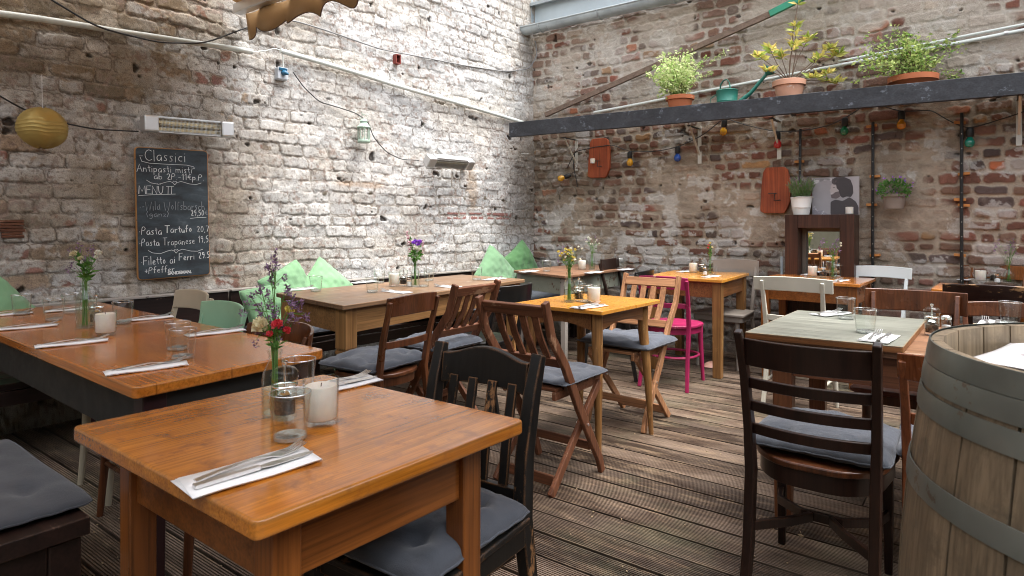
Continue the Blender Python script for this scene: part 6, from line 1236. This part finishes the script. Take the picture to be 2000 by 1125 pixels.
    gs.build('stems', M['stem'], t)
    if lf.v: lf.build('leaves', M['leaf'], t, smooth=False)
    nm2 = dict(purple='dried_blossoms', violet='violet_blossoms', whitefl='white_blossoms', yellowfl='yellow_blossoms', redfl='red_blossoms', pinkfl='pink_blossoms', creamfl='cream_roses')
    for k, g in fl.items(): g.build(nm2[k], M[k], t, smooth=False)
    return t
def setting(px, py, ang, desc, L=.215, wd=.085, knife=True, two=True, z=ZT):
    """folded napkin with fork and knife; ang: direction of its long side on the ground plan"""
    c = on(px, py, z)
    if 'napkin' not in proto:
        g = MB(); P = rrect(.215, .085, .003, 2)
        def sheet(z0, dx, dy, sk, sz=1):
            n = 10; vs = []
            for i in range(n + 1):
                for j in (0, 1, 2): vs.append(((-.5 + i / n) * .215 + dx + sk * (j - 1), (-.5 + j / 2) * .085 * sz + dy, z0 + .0011 * math.sin(i * .8 + j) + .0012))
            g.add(vs, [(3 * i + j, 3 * i + 3 + j, 3 * i + 4 + j, 3 * i + 1 + j) for i in range(n) for j in (0, 1)])
        for k in range(4): sheet(k * .0013, .001 * k - .002, -.001 * k, .002 * k)
        o = g.build('paper_napkin', M['napkin']); so = o.modifiers.new('th', 'SOLIDIFY'); so.thickness = .0010; proto['napkin'] = o
        g = MB(); pts = [(-.100, 0, .0), (-.06, 0, .004), (0, 0, .0075), (.035, 0, .003)]
        g.sweep(pts, (0, 1, 0), [.015, .011, .007, .009], .0026); g.sweep([(.035, 0, .003), (.048, 0, .001), (.060, 0, .002)], (0, 1, 0), [.009, .025, .027], .0020)
        for k in range(4): y_ = (-1.5 + k) * .0074; g.sweep([(.058, y_, .002), (.078, y_ * 1.02, .0035), (.104, y_ * .95, .012)], (0, 1, 0), [.0046, .0038, .0026], .0018)
        o = g.build('fork', M['steel'], None, bevel=0); proto['fork'] = o
        g = MB(); g.sweep([(-.11, 0, .004), (-.06, 0, .0045), (0, 0, .004)], (0, 1, 0), [.014, .013, .010], [.006, .007, .006]); g.sweep([(0, 0, .004), (.02, 0, .0035), (.08, .001, .003), (.105, .003, .003)], (0, 1, 0), [.012, .018, .017, .004], .0014); o = g.build('knife', M['steel']); proto['knife'] = o
        o1, o2, o3 = proto['napkin'], proto['fork'], proto['knife']
    else:
        o1, o2, o3 = [proto[k].copy() for k in ('napkin', 'fork', 'knife')]
        for o in (o1, o2) + ((o3,) if knife else ()): COL.objects.link(o)
    a = rad(ang); u = Vector((math.cos(a), math.sin(a), 0)); v_ = Vector((-u.y, u.x, 0)); s = L / .215
    put(o1, c, a); o1.scale = (s, wd / .085, 1); tag(o1, 'paper napkin ' + desc, 'napkin', 'paper napkins with cutlery')
    put(o2, c + v_ * .017 + u * .010 + Vector((0, 0, .0066)), a + rad(R.uniform(2, 9))); tag(o2, 'fork on napkin ' + desc, 'fork', 'forks on napkins')
    if knife: put(o3, c - v_ * .020 + u * .006 + Vector((0, 0, .0064)), a + rad(R.uniform(-7, 3))); tag(o3, 'knife on napkin ' + desc, 'knife', 'knives on napkins')
# front table
setting(490, 921, 47, 'at the near left side of the front table', .225, .10)
setting(660, 754, 47, 'at the far side of the front table, behind the candle', .225, .10)
tumbler(on(567, 858), 'empty water glass nearest the camera on the front table'); tumbler(on(584, 775), 'empty water glass behind the pepper mill on the front table')
candle(on(627, 828), 'white candle in clear glass on the front table'); mill(on(556, 818), 'clear pepper mill on the front table, between bottle and candle')
q = on(537, 812); vase(q, 'clear bottle vase on the front table', .150, .0285); flowers(q, 'bunch of dried purple statice, cream rose and red blossoms on the front table', 'statice', .150, random.Random(61))
# long orange table
for x, y, ds in ((288, 721, 'at the near corner of the long orange table'), (142, 672, 'second from the near corner along the long orange table'), (50, 641, 'third from the near corner along the long orange table'), (422, 651, 'at the far side of the long orange table by its right end'), (286, 624, 'at the far side of the long orange table near the mint chair'), (8, 616, 'at the far left end of the long orange table'), (140, 606, 'behind the bottle vase on the long orange table')): setting(x, y, 40 if y > 640 and x < 300 else 44, ds, .215, .07, knife=False)
for x, y, ds in ((357, 700, 'front one of two touching water glasses on the long orange table'), (347, 683, 'rear one of two touching water glasses on the long orange table'), (240, 632, 'water glass right of the candle on the long orange table'), (105, 626, 'water glass left of the bottle vase on the long orange table'), (42, 615, 'water glass in front of the far left pillow'), (140, 612, 'water glass just left behind the bottle vase')): tumbler(on(x, y), ds)
candle(on(206, 655), 'candle in clear glass beside the rose vase on the long orange table'); mill(on(188, 634), 'clear pepper mill behind the candle on the long orange table')
q = on(166, 641); vase(q, 'tall clear bottle vase on the long orange table', .19, .034); flowers(q, 'cream roses with purple statice on the long orange table', 'roses', .19, random.Random(62))
# pine table
for x, y, ds, a in ((586, 566, 'at the left end of the pine table', 50), (712, 552, 'at the bench side of the pine table', 52), (774, 571, 'at the near side of the pine table before the red-brown chair', 140), (878, 561, 'at the near side of the pine table before the folding chair', 140), (966, 546, 'at the right end of the pine table', 50)): setting(x, y, a, ds, .21, .08, knife=False)
for x, y, ds in ((617, 569, 'water glass at the left end of the pine table'), (741, 553, 'water glass at the bench side of the pine table left of the candle'), (727, 571, 'water glass at the near edge of the pine table'), (828, 560, 'water glass right of the flower vase on the pine table'), (838, 549, 'water glass behind the vase on the bench side of the pine table'), (931, 547, 'water glass near the right end of the pine table')): tumbler(on(x, y), ds)
candle(on(770, 559), 'white candle in glass on the pine table'); mill(on(788, 558), 'pepper mill between candle and vase on the pine table'); shaker(on(799, 560), 'salt shaker beside the vase on the pine table')
q = on(805, 560); vase(q + Vector((.02, 0, 0)), 'slim bottle vase on the pine table', .17, .026); flowers(q + Vector((.02, 0, 0)), 'violet and pink flowers with white blossom on the pine table', 'purple', .17, random.Random(63))
# corner table
for x, y, ds in ((1033, 531, 'at the left end of the corner table'), (1160, 533, 'at the near side of the corner table'), (1222, 527, 'at the right end of the corner table')): setting(x, y, 50, ds, .20, .08, knife=False)
tumbler(on(1068, 530), 'water glass at the left of the corner table'); tumbler(on(1212, 525), 'water glass at the right of the corner table'); candle(on(1137, 527), 'white candle in glass on the corner table')
q = on(1156, 527); vase(q, 'small bottle vase on the corner table', .14, .03); flowers(q, 'thin bunch of white flowers on the corner table', 'white', .14, random.Random(64))
# small yellow table
setting(1151, 600, 42, 'on the small yellow table', .20, .09)
tumbler(on(1143, 590), 'water glass on the small yellow table'); candle(on(1160, 592), 'candle in glass on the small yellow table'); mill(on(1131, 588), 'pepper mill behind the glass on the small yellow table')
q = on(1112, 590); vase(q, 'clear bottle vase on the small yellow table', .16, .031); flowers(q, 'yellow tansy-like flowers in the bottle on the small yellow table', 'yellow', .16, random.Random(65))
# square table
setting(1389, 541, 44, 'at the near side of the square table', .20, .08, knife=False); setting(1338, 531, 44, 'at the far side of the square table', .19, .07, knife=False)
candle(on(1354, 533), 'white candle in glass on the square table'); mill(on(1371, 534), 'pepper mill on the square table'); shaker(on(1377, 538), 'salt shaker on the square table')
q = on(1387, 537); vase(q, 'slim bottle vase on the square table', .15, .026); flowers(q, 'small red and cream blossoms on the square table', 'small', .15, random.Random(66))
# mirror table
setting(1641, 549, 44, 'at the near side of the mirror table', .19, .08); setting(1580, 537, 44, 'at the left side of the mirror table', .18, .07, knife=False)
candle(on(1587, 541), 'candle in glass on the mirror table'); mill(on(1608, 542), 'pepper mill on the mirror table'); tumbler(on(1634, 541), 'water glass beside the vase on the mirror table')
q = on(1627, 544); vase(q, 'bottle vase on the mirror table', .15, .029); flowers(q, 'white and lilac flowers on the mirror table', 'lilac', .15, random.Random(67))
# grey boarded table
setting(1716, 662, 48, 'with fork tines up at the near side of the grey board', .20, .10); setting(1622, 614, 30, 'at the far side of the grey board', .20, .09)
tumbler(on(1690, 650), 'water glass in the middle of the grey board'); tumbler(on(1652, 623), 'water glass at the far edge of the grey board')
q = G(1820, 655, ZT - .026); q.z = ZT - .025; mill(q, 'large pepper mill between the two grey boards'); q = G(1848, 650, ZT - .026); q.z = ZT - .025; shaker(q, 'salt shaker between the two grey boards')
tumbler(on(1973, 633), 'water glass on the far grey board behind the barrel'); setting(1936, 633, 48, 'on the far grey board behind the barrel', .20, .09)
# far right table
setting(1886, 546, 44, 'at the left end of the far right table', .19, .08, knife=False); candle(on(1915, 551), 'candle in glass on the far right table'); mill(on(1940, 549), 'pepper mill on the far right table'); shaker(on(1948, 553), 'salt shaker on the far right table')
tumbler(on(1992, 551), 'water glass at the right edge of the photo'); q = on(1970, 553); vase(q, 'wide glass vase on the far right table', .11, .034); flowers(q, 'lilac statice with a white blossom on the far right table', 'lilac', .11, random.Random(68))

# dry crumbs and leaf bits on the deck
g = MB(); rs = random.Random(77)
for _ in range(170):
    px, py = rs.uniform(150, 1900), rs.uniform(700, 1120); q = G(px, py, 0)
    if rs.random() < .75: g.box((q.x, q.y, .0035), (rs.uniform(.003, .008), rs.uniform(.003, .007), .003), Matrix.Rotation(rs.uniform(0, 3), 3, 'Z'))
    else: leaf(g, Vector((q.x, q.y, .005)), Vector((rs.uniform(-1, 1), rs.uniform(-1, 1), .1)).normalized(), rs.uniform(.014, .026), .45, rs)
o = g.build('deck_litter', paint('dry_crumbs', (.42, .32, .20), .9, var=.3), None, smooth=False); tag(o, 'dry crumbs and leaf bits scattered on the deck boards', 'litter', kind='stuff')
